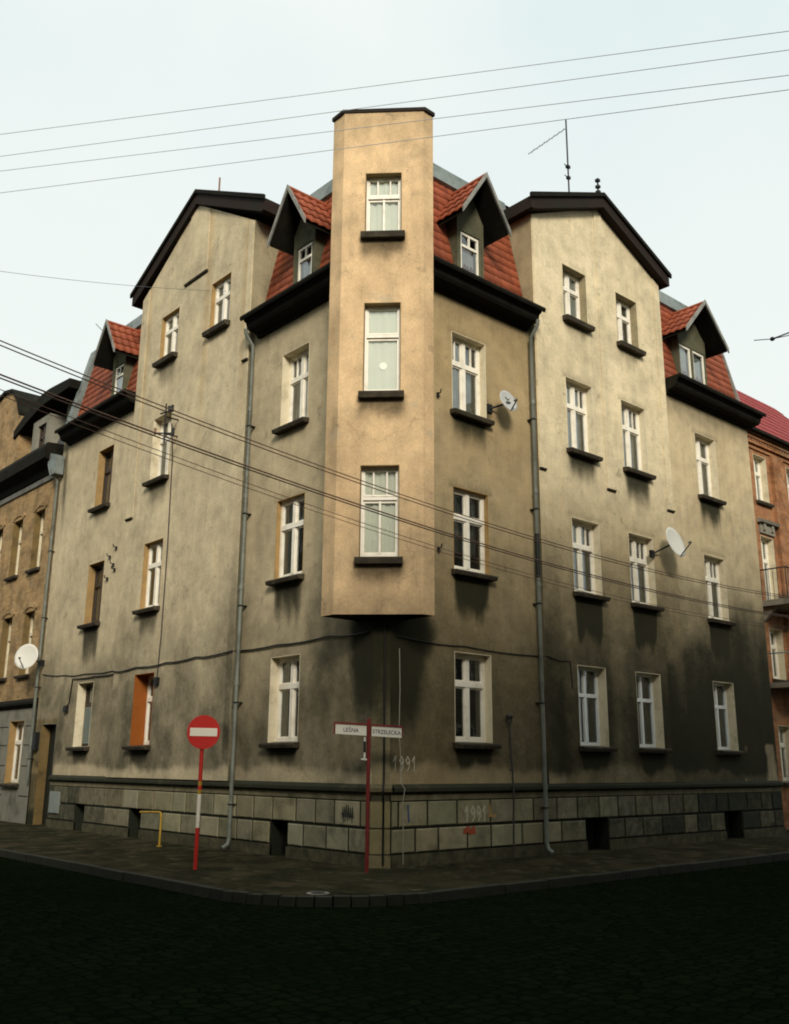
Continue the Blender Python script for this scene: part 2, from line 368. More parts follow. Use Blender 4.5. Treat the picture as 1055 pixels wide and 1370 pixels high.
# ------------------------------------------------------------------ window table
# facade, s0, s1, z0, z1, glazing, frame, reveal, curtain, recess, stain length, stain strength
WR = [
 ('A', 1.85, 2.88, 8.74, 10.51, 'six', 'white', 'cream', 'sides', .17, .75, .75),
 ('A', 1.85, 2.88, 5.41, 7.13, 'four', 'white', 'ochre', 'low', .11, 1.25, .95),
 ('A', 1.85, 2.88, 2.11, 3.82, 'four', 'white', 'cream', 'shut', .17, .72, 1.0),
 ('B', 5.56, 6.47, 12.04, 13.45, 'four', 'white', 'stucco', 'net', .20, .45, .5),
 ('B', 5.51, 6.52, 8.72, 10.51, 'six', 'white', 'cream', 'sides', .18, .75, .75),
 ('B', 5.52, 6.54, 5.41, 7.12, 'six', 'white', 'cream', 'sides', .18, 1.45, 1.1),
 ('B', 5.51, 6.52, 2.11, 3.82, 'cross', 'pvc', 'cream', 'dark', .22, .75, 1.15),
 ('B', 7.70, 8.61, 12.04, 13.45, 'four', 'white', 'stucco', 'sides', .20, .45, .5),
 ('B', 7.67, 8.70, 8.72, 10.51, 'six', 'white', 'cream', 'sides', .18, .95, .8),
 ('B', 7.67, 8.69, 5.41, 7.12, 'six', 'white', 'cream', 'sides', .18, 1.45, 1.1),
 ('B', 7.65, 8.65, 2.11, 3.82, 'cross', 'pvc', 'cream', 'dark', .22, .75, 1.15),
 ('D', 11.13, 12.17, 8.72, 10.51, 'four', 'white', 'cream', 'sides', .20, .9, .85),
 ('D', 11.13, 12.16, 5.41, 7.12, 'six', 'white', 'cream', 'sides', .18, 1.45, 1.15),
 ('D', 11.10, 12.10, 2.11, 3.82, 'cross', 'pvc', 'cream', 'dark', .22, .75, 1.15),
]
WL = [
 ('A', 2.47, 3.47, 8.76, 10.53, 'six', 'white', 'cream', 'sides', .20, .5, .35),
 ('A', 2.46, 3.47, 5.41, 7.15, 'four', 'white', 'ochre', 'gap', .11, 1.2, .9),
 ('A', 2.45, 3.47, 2.11, 3.82, 'four', 'white', 'cream', 'dark', .19, .72, .95),
 ('B', 5.65, 6.56, 12.10, 13.45, 'four', 'white', 'ochre', 'gap', .11, .35, .45),
 ('B', 8.19, 9.14, 12.10, 13.45, 'four', 'white', 'ochre', 'gap', .11, .8, .6),
 ('B', 8.20, 9.19, 8.76, 10.53, 'four', 'white', 'cream', 'sides', .20, .8, .65),
 ('B', 8.20, 9.19, 5.41, 7.14, 'four', 'white', 'ochre', 'sides', .13, 1.0, .7),
 ('B', 8.18, 9.18, 2.11, 3.82, 'four', 'white', 'orange', 'shutlow', .36, .72, 1.0),
 ('D', 11.77, 12.75, 8.76, 10.53, 'four', 'brown', 'ochre', 'lowdrape', .20, .6, .5),
 ('D', 11.76, 12.75, 5.41, 7.14, 'four', 'brown', 'ochre', 'lowdrape', .20, 1.4, .9),
 ('D', 11.78, 12.77, 2.11, 3.82, 'four', 'brown', 'cream', 'roller', .24, .72, .9),
]
OFF = {('R', 'A'): 0.0, ('R', 'B'): 0.08, ('R', 'D'): 0.0, ('L', 'A'): 0.0, ('L', 'B'): 0.13, ('L', 'D'): 0.0}

def under_sills(W, s, z):
    v = 0.0
    for (_, a, b, z0, z1, *_r, ln, st) in W:
        if a-0.2 < s < b+0.2 and z0-ln-0.5 < z < z0+0.02:
            e = sstep(a-0.12, a+0.02, s)*(1-sstep(b-0.02, b+0.12, s))
            t = (z0-z)/ln; k = fbm(s*5.5+z0*7, z0*3+z*.3)
            e = sstep(a-.2+.16*k, a+.16, s)*(1-sstep(b-.16, b+.2-.16*k, s))
            v = max(v, st*e*(.72+.5*k)*(1-sstep(0.15, 1.3, t+0.75*(k-0.5)+.2*(fbm(s*3, z*2)-.5))))
        if a-0.12 < s < b+0.12 and z1 < z < z1+0.28: v = max(v, 0.35*st*(1-(z-z1)/0.28))
    return v

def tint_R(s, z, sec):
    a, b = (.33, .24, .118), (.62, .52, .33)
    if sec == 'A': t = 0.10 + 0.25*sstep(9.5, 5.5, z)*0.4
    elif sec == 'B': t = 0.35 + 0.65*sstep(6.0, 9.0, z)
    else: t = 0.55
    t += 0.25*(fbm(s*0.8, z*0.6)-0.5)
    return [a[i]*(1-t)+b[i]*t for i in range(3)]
def soot_shade_R(s, z, sec):
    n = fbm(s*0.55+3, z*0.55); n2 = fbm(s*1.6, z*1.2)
    v = .72*sstep(9.2, 2.2, z + 1.5*(n-0.5) + .5*(n2-.5))  # grime plus painted shade, deeper toward the ground
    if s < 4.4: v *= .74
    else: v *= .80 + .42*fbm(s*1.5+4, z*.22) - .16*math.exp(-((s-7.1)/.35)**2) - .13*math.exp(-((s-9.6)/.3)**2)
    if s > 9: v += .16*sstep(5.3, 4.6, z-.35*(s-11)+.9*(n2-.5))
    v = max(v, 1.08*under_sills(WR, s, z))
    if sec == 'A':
        v = max(v, 1.1*sstep(2.1, 0.5, s+0.6*(n2-0.5))*sstep(4.8, 4.2, z)*(0.42+0.58*sstep(1.5, 4.0, z)))    # damp stain plus painted shade under the oriel
        v = max(v, .7*math.exp(-((s-2.82)/.22)**2-((z-8.92)/.28)**2))  # stain and painted shadow by the dish
        v = max(v, 0.7*sstep(11.0, 11.4, z), 0.25*sstep(10.2, 11.2, z))  # plaster darkens up to the eaves
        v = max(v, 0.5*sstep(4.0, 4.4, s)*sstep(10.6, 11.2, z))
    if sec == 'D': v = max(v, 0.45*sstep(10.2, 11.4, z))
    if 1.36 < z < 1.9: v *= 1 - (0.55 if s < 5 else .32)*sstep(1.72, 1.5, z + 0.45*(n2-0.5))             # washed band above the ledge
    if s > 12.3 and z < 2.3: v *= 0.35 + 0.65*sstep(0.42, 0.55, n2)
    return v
def tint_L(s, z, sec):
    a, b = (.42, .34, .205), (.565, .475, .305)
    t = {'A': 0.25, 'B': 0.75, 'D': 0.6}[sec] + 0.5*(fbm(s*0.7+11, z*0.6)-0.5)
    c = [a[i]*(1-t)+b[i]*t for i in range(3)]
    if sec == 'B':   # rusty run-off beside the pilasters
        for x0 in (4.95, 6.75, 9.95):
            k = 0.45*math.exp(-((s-x0)/0.16)**2)*sstep(7.5, 12.5, z); c = [c[i]*(1-k)+(.40, .255, .105)[i]*k for i in range(3)]
    return c
def soot_shade_L(s, z, sec):
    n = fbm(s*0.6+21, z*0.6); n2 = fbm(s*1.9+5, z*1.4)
    v = 0.44*sstep(7.2, 2.0, z+1.5*(n-0.5)) + 0.14*sstep(0.35, 0.8, n2)*sstep(7.5, 3.5, z)  # left front: grime and painted shade increasing downward
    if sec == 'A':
        v = max(v, 0.34*sstep(1.9, 1.0, s)*sstep(3.5, 5.5, z))                                                # painted shade: grey run beside the oriel
        v = max(v, 0.98*sstep(1.45, 0.45, s+0.5*(n2-0.5))*sstep(4.8, 4.2, z)*(0.45+0.55*sstep(1.8, 3.8, z)))  # stain with shade painted in, left side below the oriel
        v = max(v, 0.55*sstep(10.9, 11.5, z))  # darker just below the eaves
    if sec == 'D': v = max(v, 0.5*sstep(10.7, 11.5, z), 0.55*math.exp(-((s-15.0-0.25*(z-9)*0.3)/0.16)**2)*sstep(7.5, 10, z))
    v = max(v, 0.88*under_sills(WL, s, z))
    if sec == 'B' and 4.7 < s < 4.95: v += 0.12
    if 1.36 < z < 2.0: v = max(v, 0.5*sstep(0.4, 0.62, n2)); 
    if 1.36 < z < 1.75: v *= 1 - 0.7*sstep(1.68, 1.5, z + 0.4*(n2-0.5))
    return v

def wall_sheet(name, F, d, s0, s1, z0, z1, holes, tint, soot, parent, clips=(), step=0.085):
    """plaster skin as a fine grid with real openings; clips = lines (s, z, slope) the wall stays under"""
    def cuts(a, b, extra):
        c = sorted(set([round(a, 4), round(b, 4)] + [round(e, 4) for e in extra if a < e < b])); out = []
        for p, r_ in zip(c, c[1:]):
            n = max(1, int(math.ceil((r_-p)/step))); out += [p+(r_-p)*i/n for i in range(n)]
        return out + [c[-1]]
    S = cuts(s0, s1, [h[0] for h in holes]+[h[1] for h in holes]); Z = cuts(z0, z1, [h[2] for h in holes]+[h[3] for h in holes])
    bm = bmesh.new(); V = {}
    def gv(i, j):
        if (i, j) not in V: V[i, j] = bm.verts.new((S[i], Z[j], 0))
        return V[i, j]
    for i in range(len(S)-1):
        for j in range(len(Z)-1):
            cs, cz = (S[i]+S[i+1])/2, (Z[j]+Z[j+1])/2
            if any(h[0] < cs < h[1] and h[2] < cz < h[3] for h in holes): continue
            bm.faces.new((gv(i, j), gv(i+1, j), gv(i+1, j+1), gv(i, j+1)))
    for (a, zz, sl) in clips:
        bmesh.ops.bisect_plane(bm, geom=bm.verts[:]+bm.edges[:]+bm.faces[:], plane_co=(a, zz, 0), plane_no=(-sl, 1, 0), clear_outer=True)
    bm.verts.ensure_lookup_table(); bm.verts.index_update()
    mb = MB(); vs = [(v.co.x, v.co.y) for v in bm.verts]
    mb.v = [F(a, z, d) for a, z in vs]; mb.f = [[v.index for v in f.verts] for f in bm.faces]
    mb.mi = [0]*len(mb.f); mb.sm = [False]*len(mb.f)
    for i, (a, z) in enumerate(vs): mb.tint[i] = tint(a, z); mb.soot[i] = soot(a, z)
    bm.free()
    return build(name, mb, M['stucco'], parent, recalc=False)

def window(F, d, s0, s1, z0, z1, kind, frame, reveal, curtain, rec, parent, sill=True, silld=0.16, sillt=0.10, tint=(.40, .33, .19), far=None):
    fm = M[frame]; fd = d-rec
    w = MB(); t = 0.075 if not kind.startswith('bay') else .052
    w.box(F, s0+.006, s0+t, z0+.02, z1-.006, fd-.07, fd); w.box(F, s1-t, s1-.006, z0+.02, z1-.006, fd-.07, fd)
    w.box(F, s0+t, s1-t, z0+.02, z0+.10, fd-.07, fd); w.box(F, s0+t, s1-t, z1-t, z1-.006, fd-.07, fd)
    ia, ib, iz0, iz1 = s0+t, s1-t, z0+.10, z1-t; mid = (s0+s1)/2; zt = z0 + 0.655*(z1-z0); ww = 0.06
    if kind in ('four', 'six', 'bay3', 'bay1'):
        tb = 0 if not kind.startswith('bay') else .02; w.box(F, ia, ib, zt-.055+tb, zt+.045-tb, fd-.07, fd+.018)
        if kind != 'bay1':
            mw = .05 if kind != 'bay3' else .02
            w.box(F, mid-mw, mid+mw, iz0, zt-.055, fd-.066, fd+.010)
        if kind in ('four', 'six'): w.box(F, mid-.05, mid+.05, zt+.045, iz1, fd-.066, fd+.010)
        if kind == 'six':
            for c in ((ia+mid-.05)/2, (ib+mid+.05)/2): w.box(F, c-.014, c+.014, zt+.045, iz1, fd-.06, fd-.012)
        if kind == 'bay3':
            for c in (ia+(ib-ia)*.30, ia+(ib-ia)*.70): w.box(F, c-.016, c+.016, zt+.045, iz1, fd-.06, fd-.008)
        # casement rails
        segs = ((ia, mid-.05), (mid+.05, ib)) if kind in ('four', 'six') else ((ia, ib),)
        for a, b in segs:
            for za, zb in ((iz0, zt-.055), (zt+.045, iz1)):
                w.box(F, a, a+.03, za, zb, fd-.062, fd-.014); w.box(F, b-.03, b, za, zb, fd-.062, fd-.014)
                w.box(F, a+.03, b-.03, za, za+.03, fd-.062, fd-.014); w.box(F, a+.03, b-.03, zb-.03, zb, fd-.062, fd-.014)
    elif kind == 'cross':
        zc = z0+.64*(z1-z0)
        w.box(F, ia, ib, zc-.04, zc+.04, fd-.07, fd+.012); w.box(F, mid-.035, mid+.035, iz0, zc-.04, fd-.066, fd+.008); w.box(F, mid-.035, mid+.035, zc+.04, iz1, fd-.066, fd+.008)
    o = build('window', w, fm, parent)
    g = MB(); g.pane(F, ia-.01, ib+.01, iz0-.01, iz1+.01, fd-.045)
    build('pane', g, M['glass'], o, recalc=False)
    r = MB(); e = .012; b0 = fd-.08; f0 = d+.002; so_ = dict(tint=tint, soot=.25) if reveal == 'stucco' else {}
    rm = MB()
    for (a, b, za, zb) in ((s0, s0+e, z0, z1), (s1-e, s1, z0, z1), (s0+e, s1-e, z1-e, z1), (s0+e, s1-e, z0, z0+e)):
        r.box(F, a-.001, b+.001, za, zb, b0, f0, **so_)
    build('reveal', r, M[reveal], o)
    if sill:
        k = MB(); k.prism(F, [(d-rec+.03, z0+.028), (d+silld, z0-.012), (d+silld+.004, z0-.04), (d+silld-.02, z0-sillt), (d-.02, z0-sillt)], s0-.07, s1+.07)
        build('sill', k, M['sill'], o)
    # curtains, blinds: cloth a hand's breadth behind the glass
    def cloth(a0, a1, za, zb, mat, name='curtain', amp=.016, off=.075, gather=0):
        c = MB(); n = max(6, int((a1-a0)*44)); P = []; ph = random.random()*6; fq = random.uniform(38, 52)
        rows = 6
        for j in range(rows+1):
            zz = za+(zb-za)*j/rows
            for i in range(n+1):
                u = i/n; a = a0+(a1-a0)*u
                P.append(F(a, zz, fd-off+amp*math.sin(a*fq+ph+0.3*j*.2)+amp*.5*math.sin(a*17+ph*2)))
        c.add(P, [(j*(n+1)+i, j*(n+1)+i+1, (j+1)*(n+1)+i+1, (j+1)*(n+1)+i) for j in range(rows) for i in range(n)], smooth=True)
        build(name, c, M[mat], o, recalc=False)
    W_ = ib-ia
    if curtain == 'net': cloth(ia, ib, iz0, iz1, 'net')
    elif curtain == 'sides':
        k1, k2 = random.uniform(.42, .56), random.uniform(.32, .46)
        cloth(ia, ia+W_*k1, iz0, iz1, 'net'); cloth(ib-W_*k2, ib, iz0, iz1, 'net', off=.17)
        if random.random() < .85: cloth(ia, ib, zt-.1, iz1, 'net', off=.2)
    elif curtain == 'low': cloth(ia, ib, iz0+.35, iz1, 'net', off=.18); cloth(ia, ia+W_*.2, iz0, iz1, 'drape', off=.24)
    elif curtain == 'gap':
        cloth(ib-W_*.42, ib, iz0, iz1, 'net'); cloth(ia, ib, zt, iz1, 'net', off=.14); cloth(ia, ia+W_*.12, iz0, iz1, 'drape')
    elif curtain == 'lowdrape': cloth(ia, ib, iz0, zt-.02, 'drape', amp=.01)
    elif curtain == 'full': cloth(ia, ib, iz0, iz1, 'blind', amp=.006, off=.065)
    elif curtain == 'voile': cloth(ia, ib, iz0, iz1, 'blind', amp=.014, off=.075)
    elif curtain in ('shut', 'roller', 'shutlow'):
        c = MB(); n = 22; zb_ = iz1 if curtain == 'shut' else zt-.05; off = .17 if curtain != 'roller' else -.03
        for i in range(n):
            za = iz0+(zb_-iz0)*i/n; c.prism(F, [(fd-off, za), (fd-off-.03, za+(zb_-iz0)/n*.96), (fd-off-.04, za+(zb_-iz0)/n*.96), (fd-off-.01, za)], ia, ib)
        build('blind', c, M['shutter'] if curtain == 'roller' else M['brown'], o)
    return o

def tile_field(mb, o, u, v, nrm, nu, nv, amp=.035, lap=.03, res=6, mask=None):
    """pantiles on a parallelogram: u across (nu tiles), v up the slope (nv courses)"""
    o, u, v, nrm = Vector(o), Vector(u), Vector(v), Vector(nrm).normalized()
    for j in range(nv):
        rows = []
        for e, lift in ((0, lap), (1, 0.0)):
            rows.append([(i/(nu*res), (j+e)/nv, lift) for i in range(nu*res+1)])
        b = len(mb.v); n = nu*res+1
        tn = {}
        for r_ in rows:
            for i, (a, c, lift) in enumerate(r_):
                h = amp*(0.5+0.5*math.sin(2*math.pi*a*nu)) + lift
                mb.v.append(o+u*a+v*c+nrm*h); k = i//res
                rr = random.Random(k*131+j*7).uniform(.78, 1.12); mb.tint[len(mb.v)-1] = (rr, rr, rr)
        for i in range(n-1):
            a, c = rows[0][i][0]+.5/(nu*res), (j+.5)/nv
            if mask and not mask(a, c): continue
            mb.f.append([b+i, b+i+1, b+n+i+1, b+n+i]); mb.mi.append(0); mb.sm.append(True)
        # lower edge of the course
        b2 = len(mb.v)
        for i in range(n):
            a, c, lift = rows[0][i]; h = amp*(0.5+0.5*math.sin(2*math.pi*a*nu))
            mb.v.append(o+u*a+v*c+nrm*h); mb.tint[len(mb.v)-1] = (.5, .5, .5)
        for i in range(n-1):
            a, c = rows[0][i][0]+.5/(nu*res), (j+.5)/nv
            if mask and not mask(a, c): continue
            mb.f.append([b2+i, b2+i+1, b+i+1, b+i]); mb.mi.append(0); mb.sm.append(False)

# ------------------------------------------------------------------ ground
g = MB()
g.add([(-900, -900, -.12), (900, -900, -.12), (900, 900, -.12), (-900, 900, -.12)], [(0, 1, 2, 3)])
tag(build('road', g, M['road'], loc=(0, 0, -.12), recalc=False), kind='structure')
KX, KY, KR = -3.68, -2.86, 2.2
arc = [(KX+KR-KR*math.cos(t), KY+KR-KR*math.sin(t)) for t in [R(90)*i/14 for i in range(15)]]
line = [(KX, 60)] + [(KX, 30 - i*1.0) for i in range(1, 29)] + arc + [(i*1.0, KY) for i in range(0, 40)] + [(70, KY)]
line = [p for i, p in enumerate(line) if i == 0 or (Vector(p)-Vector(line[i-1])).length > .05]
def inset(k):
    out = []
    for x, y in line:
        cx, cy = KX+KR, KY+KR
        if y >= cy: out.append((x+k, y))
        elif x >= cx: out.append((x, y+k))
        else:
            r_ = KR-k; dx, dy = x-cx, y-cy; ll = math.hypot(dx, dy); out.append((cx+dx/ll*r_, cy+dy/ll*r_))
    return out
pv = MB(); A = inset(.14)
pv.add([(x, y, 0) for x, y in A] + [(70, 60, 0)], [tuple(range(len(A)+1))])
tag(build('pavement', pv, M['pave'], recalc=False), kind='structure')
kb = MB(); rr = random.Random(3); kk = MB()
O_ = line; I_ = inset(.145)
for i in range(len(line)-1):
    if line[i][1] > 31 or line[i+1][0] > 40: pass
    h = .008 + rr.uniform(-.012, .008); g_ = .012
    a0, a1, b0, b1 = Vector(O_[i]), Vector(O_[i+1]), Vector(I_[i]), Vector(I_[i+1])
    t = (a1-a0).normalized()*g_; t2 = (b1-b0); t2 = t2.normalized()*g_ if t2.length > .05 else Vector((0, 0))
    q4 = [a0+t, a1-t, b1-t2, b0+t2]; wob = rr.uniform(-.012, .012)
    P = [(p.x+wob, p.y+wob, z) for z in (-.14, h) for p in q4]
    kb.add(P, [(0, 1, 2, 3), (7, 6, 5, 4), (0, 4, 5, 1), (1, 5, 6, 2), (2, 6, 7, 3), (3, 7, 4, 0)])
tag(build('kerb', kb, M['kerb']), kind='structure')

# ------------------------------------------------------------------ the corner house
H = thing('apartment_building', 'four storey corner tenement of stained ochre plaster with a projecting oriel and red mansard roof', 'apartment building', (0, 0, 0))
def hole(W, sec): return [(w_[1], w_[2], w_[3], w_[4]) for w_ in W if w_[0] == sec]
B_R = dict(a=4.45, b=9.72, c=7.09, ze=14.32, za=15.57)
B_L = dict(a=4.68, b=10.36, c=7.52, ze=14.42, za=16.18)
PZ = 1.36
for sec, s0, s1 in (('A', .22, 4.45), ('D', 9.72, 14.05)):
    wall_sheet('wall', FR, 0, s0, s1, PZ, 11.46, hole(WR, sec), lambda s, z, k=sec: tint_R(s, z, k), lambda s, z, k=sec: soot_shade_R(s, z, k), H)
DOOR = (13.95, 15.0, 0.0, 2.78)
wall_sheet('wall', FL, 0, .22, 4.68, PZ, 11.5, hole(WL, 'A'), lambda s, z: tint_L(s, z, 'A'), lambda s, z: soot_shade_L(s, z, 'A'), H)
wall_sheet('wall', FL, 0, 10.36, 13.9, PZ, 11.5, hole(WL, 'D'), lambda s, z: tint_L(s, z, 'D'), lambda s, z: soot_shade_L(s, z, 'D'), H)
wall_sheet('wall', FL, 0, 13.9, 15.45, 0, 11.5, [DOOR], lambda s, z: tint_L(s, z, 'D') if z > 2.9 else (.36, .27, .13), lambda s, z: max(soot_shade_L(s, z, 'D'), .35*sstep(3.2, 1.5, z), .8*sstep(.9, .2, z)), H)
for F, W, b, tf, sf, nm in ((FR, WR, B_R, tint_R, soot_shade_R, 'R'), (FL, WL, B_L, tint_L, soot_shade_L, 'L')):
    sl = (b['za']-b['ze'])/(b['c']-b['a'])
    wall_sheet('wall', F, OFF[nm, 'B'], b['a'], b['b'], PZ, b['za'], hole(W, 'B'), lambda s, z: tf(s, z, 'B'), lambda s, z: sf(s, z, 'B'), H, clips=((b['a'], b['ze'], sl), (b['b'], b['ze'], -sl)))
    # side walls of the gabled bay, returning into the roof
    for a in (b['a'], b['b']):
        G = Frame(F(a, 0, OFF[nm, 'B']), -F.du, F.su)
        wall_sheet('side_wall', G, 0, 0, 3.2, PZ, b['ze']+.02, [], lambda s, z, n_=nm: (.36, .29, .165) if n_ == 'R' else (.33, .28, .17), lambda s, z: .35*sstep(12.6, 11.5, z)+.25*sstep(13.9, 14.3, z)+.25*fbm(s*2, z), H, step=.3)
wall_sheet('wall', FC, 0, -.158, .158, PZ, 4.6, [], lambda s, z: (.36, .30, .17), lambda s, z: (.45*sstep(1.6, 3.6, z)+.35*sstep(3.4, 4.2, z)+.3*fbm(s*4, z*1.3)+.18), H)  # darkens upward: stain and painted shade beneath the oriel
# end, rear walls and floors close the block
m = MB(); m.box(WORLD, 9, 14.04, 0, 14.96, 8.99, 9); m.box(WORLD, 8.99, 9, 0, 14.96, 9, 15.45)
endp = [(-.01, 0), (-.01, 11.5), (-.10, 11.6), (-.75, 14.6), (-.85, 14.96), (-9, 14.96), (-9, 0)]
m.prism(FR, endp, 14.04, 14.05); m.prism(FL, endp, 15.44, 15.45)
build('rear_wall', m, M['render'], H)
m = MB()
for z in (1.3, 4.55, 7.85, 11.2): 
    m.box(WORLD, .5, 14.0, z, z+.2, .5, 8.95); m.box(WORLD, .5, 8.95, z, z+.2, 8.95, 15.4)
m.box(WORLD, 2.6, 13.9, 0, 14.8, 3.0, 3.1); m.box(WORLD, 3.0, 3.1, 0, 14.8, 3.1, 15.3)
build('interior_partition', m, M['inside'], H)
for F, W, nm in ((FR, WR, 'R'), (FL, WL, 'L')):
    for (sec, s0, s1, z0, z1, kind, fr, rv, cu, rec, ln, st) in W:
        window(F, OFF[nm, sec], s0, s1, z0, z1, kind, fr, rv, cu, rec, H, sillt=.12 if z0 > 11 else .10, silld=.17)

# pilaster strips on the gabled bays, ending in small ledges
for F, d, items in ((FR, .08, ((4.47, 4.66, 8.06, 14.36), (6.92, 7.22, 8.06, 15.45), (9.42, 9.70, 8.0, 14.36))), (FL, .13, ((4.70, 4.90, 10.83, 14.45), (6.86, 7.84, 13.98, 15.9), (9.98, 10.34, 8.0, 14.45)))):
    for a, b, z0, z1 in items:
        bb = (B_R if F is FR else B_L); top = lambda s: bb['za'] - abs(s-bb['c'])*(bb['za']-bb['ze'])/(bb['c']-bb['a']) - .02
        p = MB(); poly = [(a, z0), (b, z0)]
        poly += [(b, min(z1+1, top(b)))]
        if a < bb['c'] < b: poly += [(bb['c'], top(bb['c']))]
        poly += [(a, min(z1+1, top(a)))]
        p.slab(F, poly, d-.02, d+.022)
        n = len(p.v)
        for i in range(n):
            p.tint[i] = (tint_R if F is FR else tint_L)((a+b)/2+.5, (z0+z1)/2, 'B'); p.soot[i] = .0
        o = build('pilaster', p, M['stucco'], H)
        k = MB(); k.prism(F, [(d+.0, z0-.06), (d+.0, z0), (d+.06, z0-.005), (d+.05, z0-.035)], a-.01, b+.01); build('ledge', k, M['sill'], o)
# painted-out chase lines on the left gable
k = MB(); k.prism(FL, [(.13, 13.90), (.13, 13.98), (.19, 13.97), (.18, 13.93)], 6.80, 7.95); build('ledge', k, M['sill'], H)

# plinth: two courses of dressed blocks over a rough foot, ledge on top
def plinth(F, s0, s1, openings, nm, seed):
    r_ = random.Random(seed); p = MB()
    p.box(F, s0, s1, -.1, PZ, -.3, .035, tint=(.25, .25, .24), soot=.9) if not openings else None
    segs = []; c = s0
    for a, b in sorted(openings): segs.append((c, a)); c = b
    segs.append((c, s1))
    if openings:
        for a, b in segs: p.box(F, a, b, -.1, .66, -.3, .035, tint=(.1, .1, .09), soot=1.0)
        p.box(F, s0, s1, .66, PZ, -.3, .035, tint=(.1, .1, .09), soot=1.0)
    def block(a, b, za, zb, d=.062, skew=(0, 0)):
        t = r_.uniform(.72, 1.12); g_ = .024; e = .016
        far = max(0, (a-4.2)/8) if F is FR else max(0, (a-9)/9)
        so = min(.95, r_.uniform(.08, .44) + .62*min(far, 1)**.5 + (.25 if zb < .3 else 0))
        tt = (t*r_.uniform(.95, 1.03), t, t*r_.uniform(.9, 1.02))
        P = []
        for dd, ee in ((.03, 0), (d-.012, 0), (d, e)):
            P += [F(a+g_+ee+skew[0]*0, za+g_+ee, dd), F(b-g_-ee, za+g_+ee, dd), F(b-g_-ee+skew[1], zb-g_-ee, dd), F(a+g_+ee+skew[0], zb-g_-ee, dd)]
        fs = [(8, 9, 10, 11)]
        for l in (0, 4): fs += [(l+i, l+(i+1) % 4, l+4+(i+1) % 4, l+4+i) for i in range(4)]
        p.add(P, fs, 0, tt, so)
    for za, zb, low in ((.64, 1.10, False), (.21, .64, True)):
        for a, b in (segs if low else [(s0, s1)]):
            x = a + (0 if low else r_.uniform(.1, .4)); first = True
            if not low and x > a+.05: block(a, x, za, zb)
            while x < b-.12:
                wd = r_.uniform(.55, .92)
                if x+wd > b-.3: wd = b-x
                block(x, x+wd, za, zb); x += wd
    p.box(F, s0, s1, 1.10, 1.20, .0, .05, tint=(.8, .78, .7), soot=.45)
    for a, b in segs: p.box(F, a, b, -.05, .20, .0, .075, tint=(.55, .52, .42), soot=.66)
    o = build('plinth', p, M['stone'], H)
    l = MB(); l.prism(F, [(0, 1.20), (.05, 1.20), (.11, 1.25), (.13, 1.25), (.13, 1.31), (.09, 1.345), (0, 1.375)], s0, s1)
    n = len(l.v)
    l2 = MB(); l2.v = l.v
    for i in range(40):
        a, b = s0+(s1-s0)*i/40, s0+(s1-s0)*(i+1)/40
        q_ = MB(); q_.prism(F, [(0, 1.20), (.05, 1.20), (.11, 1.25), (.13, 1.25), (.13, 1.31), (.09, 1.345), (0, 1.375)], a, b)
        base = len(l2.v) if i else 0
        if i == 0: l2.v = []
        base = len(l2.v); l2.v += q_.v; l2.f += [[base+k_ for k_ in f] for f in q_.f if len(f) == 4]; 
        for k_ in range(len(q_.v)): l2.soot[base+k_] = .75 + .5*fbm((a if k_ < 7 else b)*1.3, 3.3) + (.2 if F is FR and a > 4.5 else 0); l2.tint[base+k_] = (.75, .72, .6)
    l2.mi = [0]*len(l2.f); l2.sm = [False]*len(l2.f)
    build('plinth_ledge', l2, M['stone'], o, recalc=False)
    for a, b in openings:
        v = MB(); v.box(F, a+.01, b-.01, .0, .65, -.28, -.25)
        for i in range(4): v.box(F, a+.1+i*(b-a-.2)/3-.01, a+.1+i*(b-a-.2)/3+.01, .02, .64, -.2, -.18)
        build('basement_window', v, M['black'], H)
plinth(FR, .22, 14.05, [(5.63, 6.40), (11.10, 11.92)], 'R', 4)
plinth(FL, .22, 13.93, [(2.62, 3.20), (8.52, 9.12), (11.6, 12.2)], 'L', 9)
p = MB()
for za, zb in ((.21, .64), (.64, 1.10)):
    p.box(FC, -.175, .175, za+.015, zb-.015, 0, .05, tint=(.85, .8, .62), soot=.30)
p.box(FC, -.16, .16, -.1, 1.2, -.1, .03, tint=(.4, .4, .35), soot=.5); p.box(FC, -.19, .19, -.05, .2, 0, .07, tint=(.8, .75, .6), soot=.35)
o = build('plinth', p, M['stone'], H)
l = MB(); l.prism(FC, [(0, 1.20), (.05, 1.20), (.11, 1.25), (.13, 1.25), (.13, 1.31), (.09, 1.345), (0, 1.375)], -.21, .21)
for i in range(len(l.v)): l.soot[i] = .6; l.tint[i] = (.8, .75, .6)
build('plinth_ledge', l, M['stone'], o)

# eaves cornices
def cornice(F, s0, s1, d=.5):
    c = MB(); c.prism(F, [(0, 11.26), (.07, 11.26), (.11, 11.33), (d-.14, 11.37), (d-.09, 11.43), (d-.06, 11.53), (d, 11.56), (d+.02, 11.66), (d-.06, 11.68), (.0, 11.66), (-.25, 11.64)], s0, s1)
    o = build('eaves_cornice', c, M['eave'], H)
    n = int((s1-s0)/.62)
    gt = MB(); gt.prism(F, [(d+.022, 11.58), (d+.06, 11.565), (d+.085, 11.61), (d+.08, 11.665), (d+.022, 11.672)], s0-.03, s1+.05)
    build('gutter', gt, M['eave'], o)
cornice(FR, .5, 4.26, .46); cornice(FR, 9.78, 14.18, .46); cornice(FL, .5, 4.44, .46); cornice(FL, 10.40, 15.0, .42)

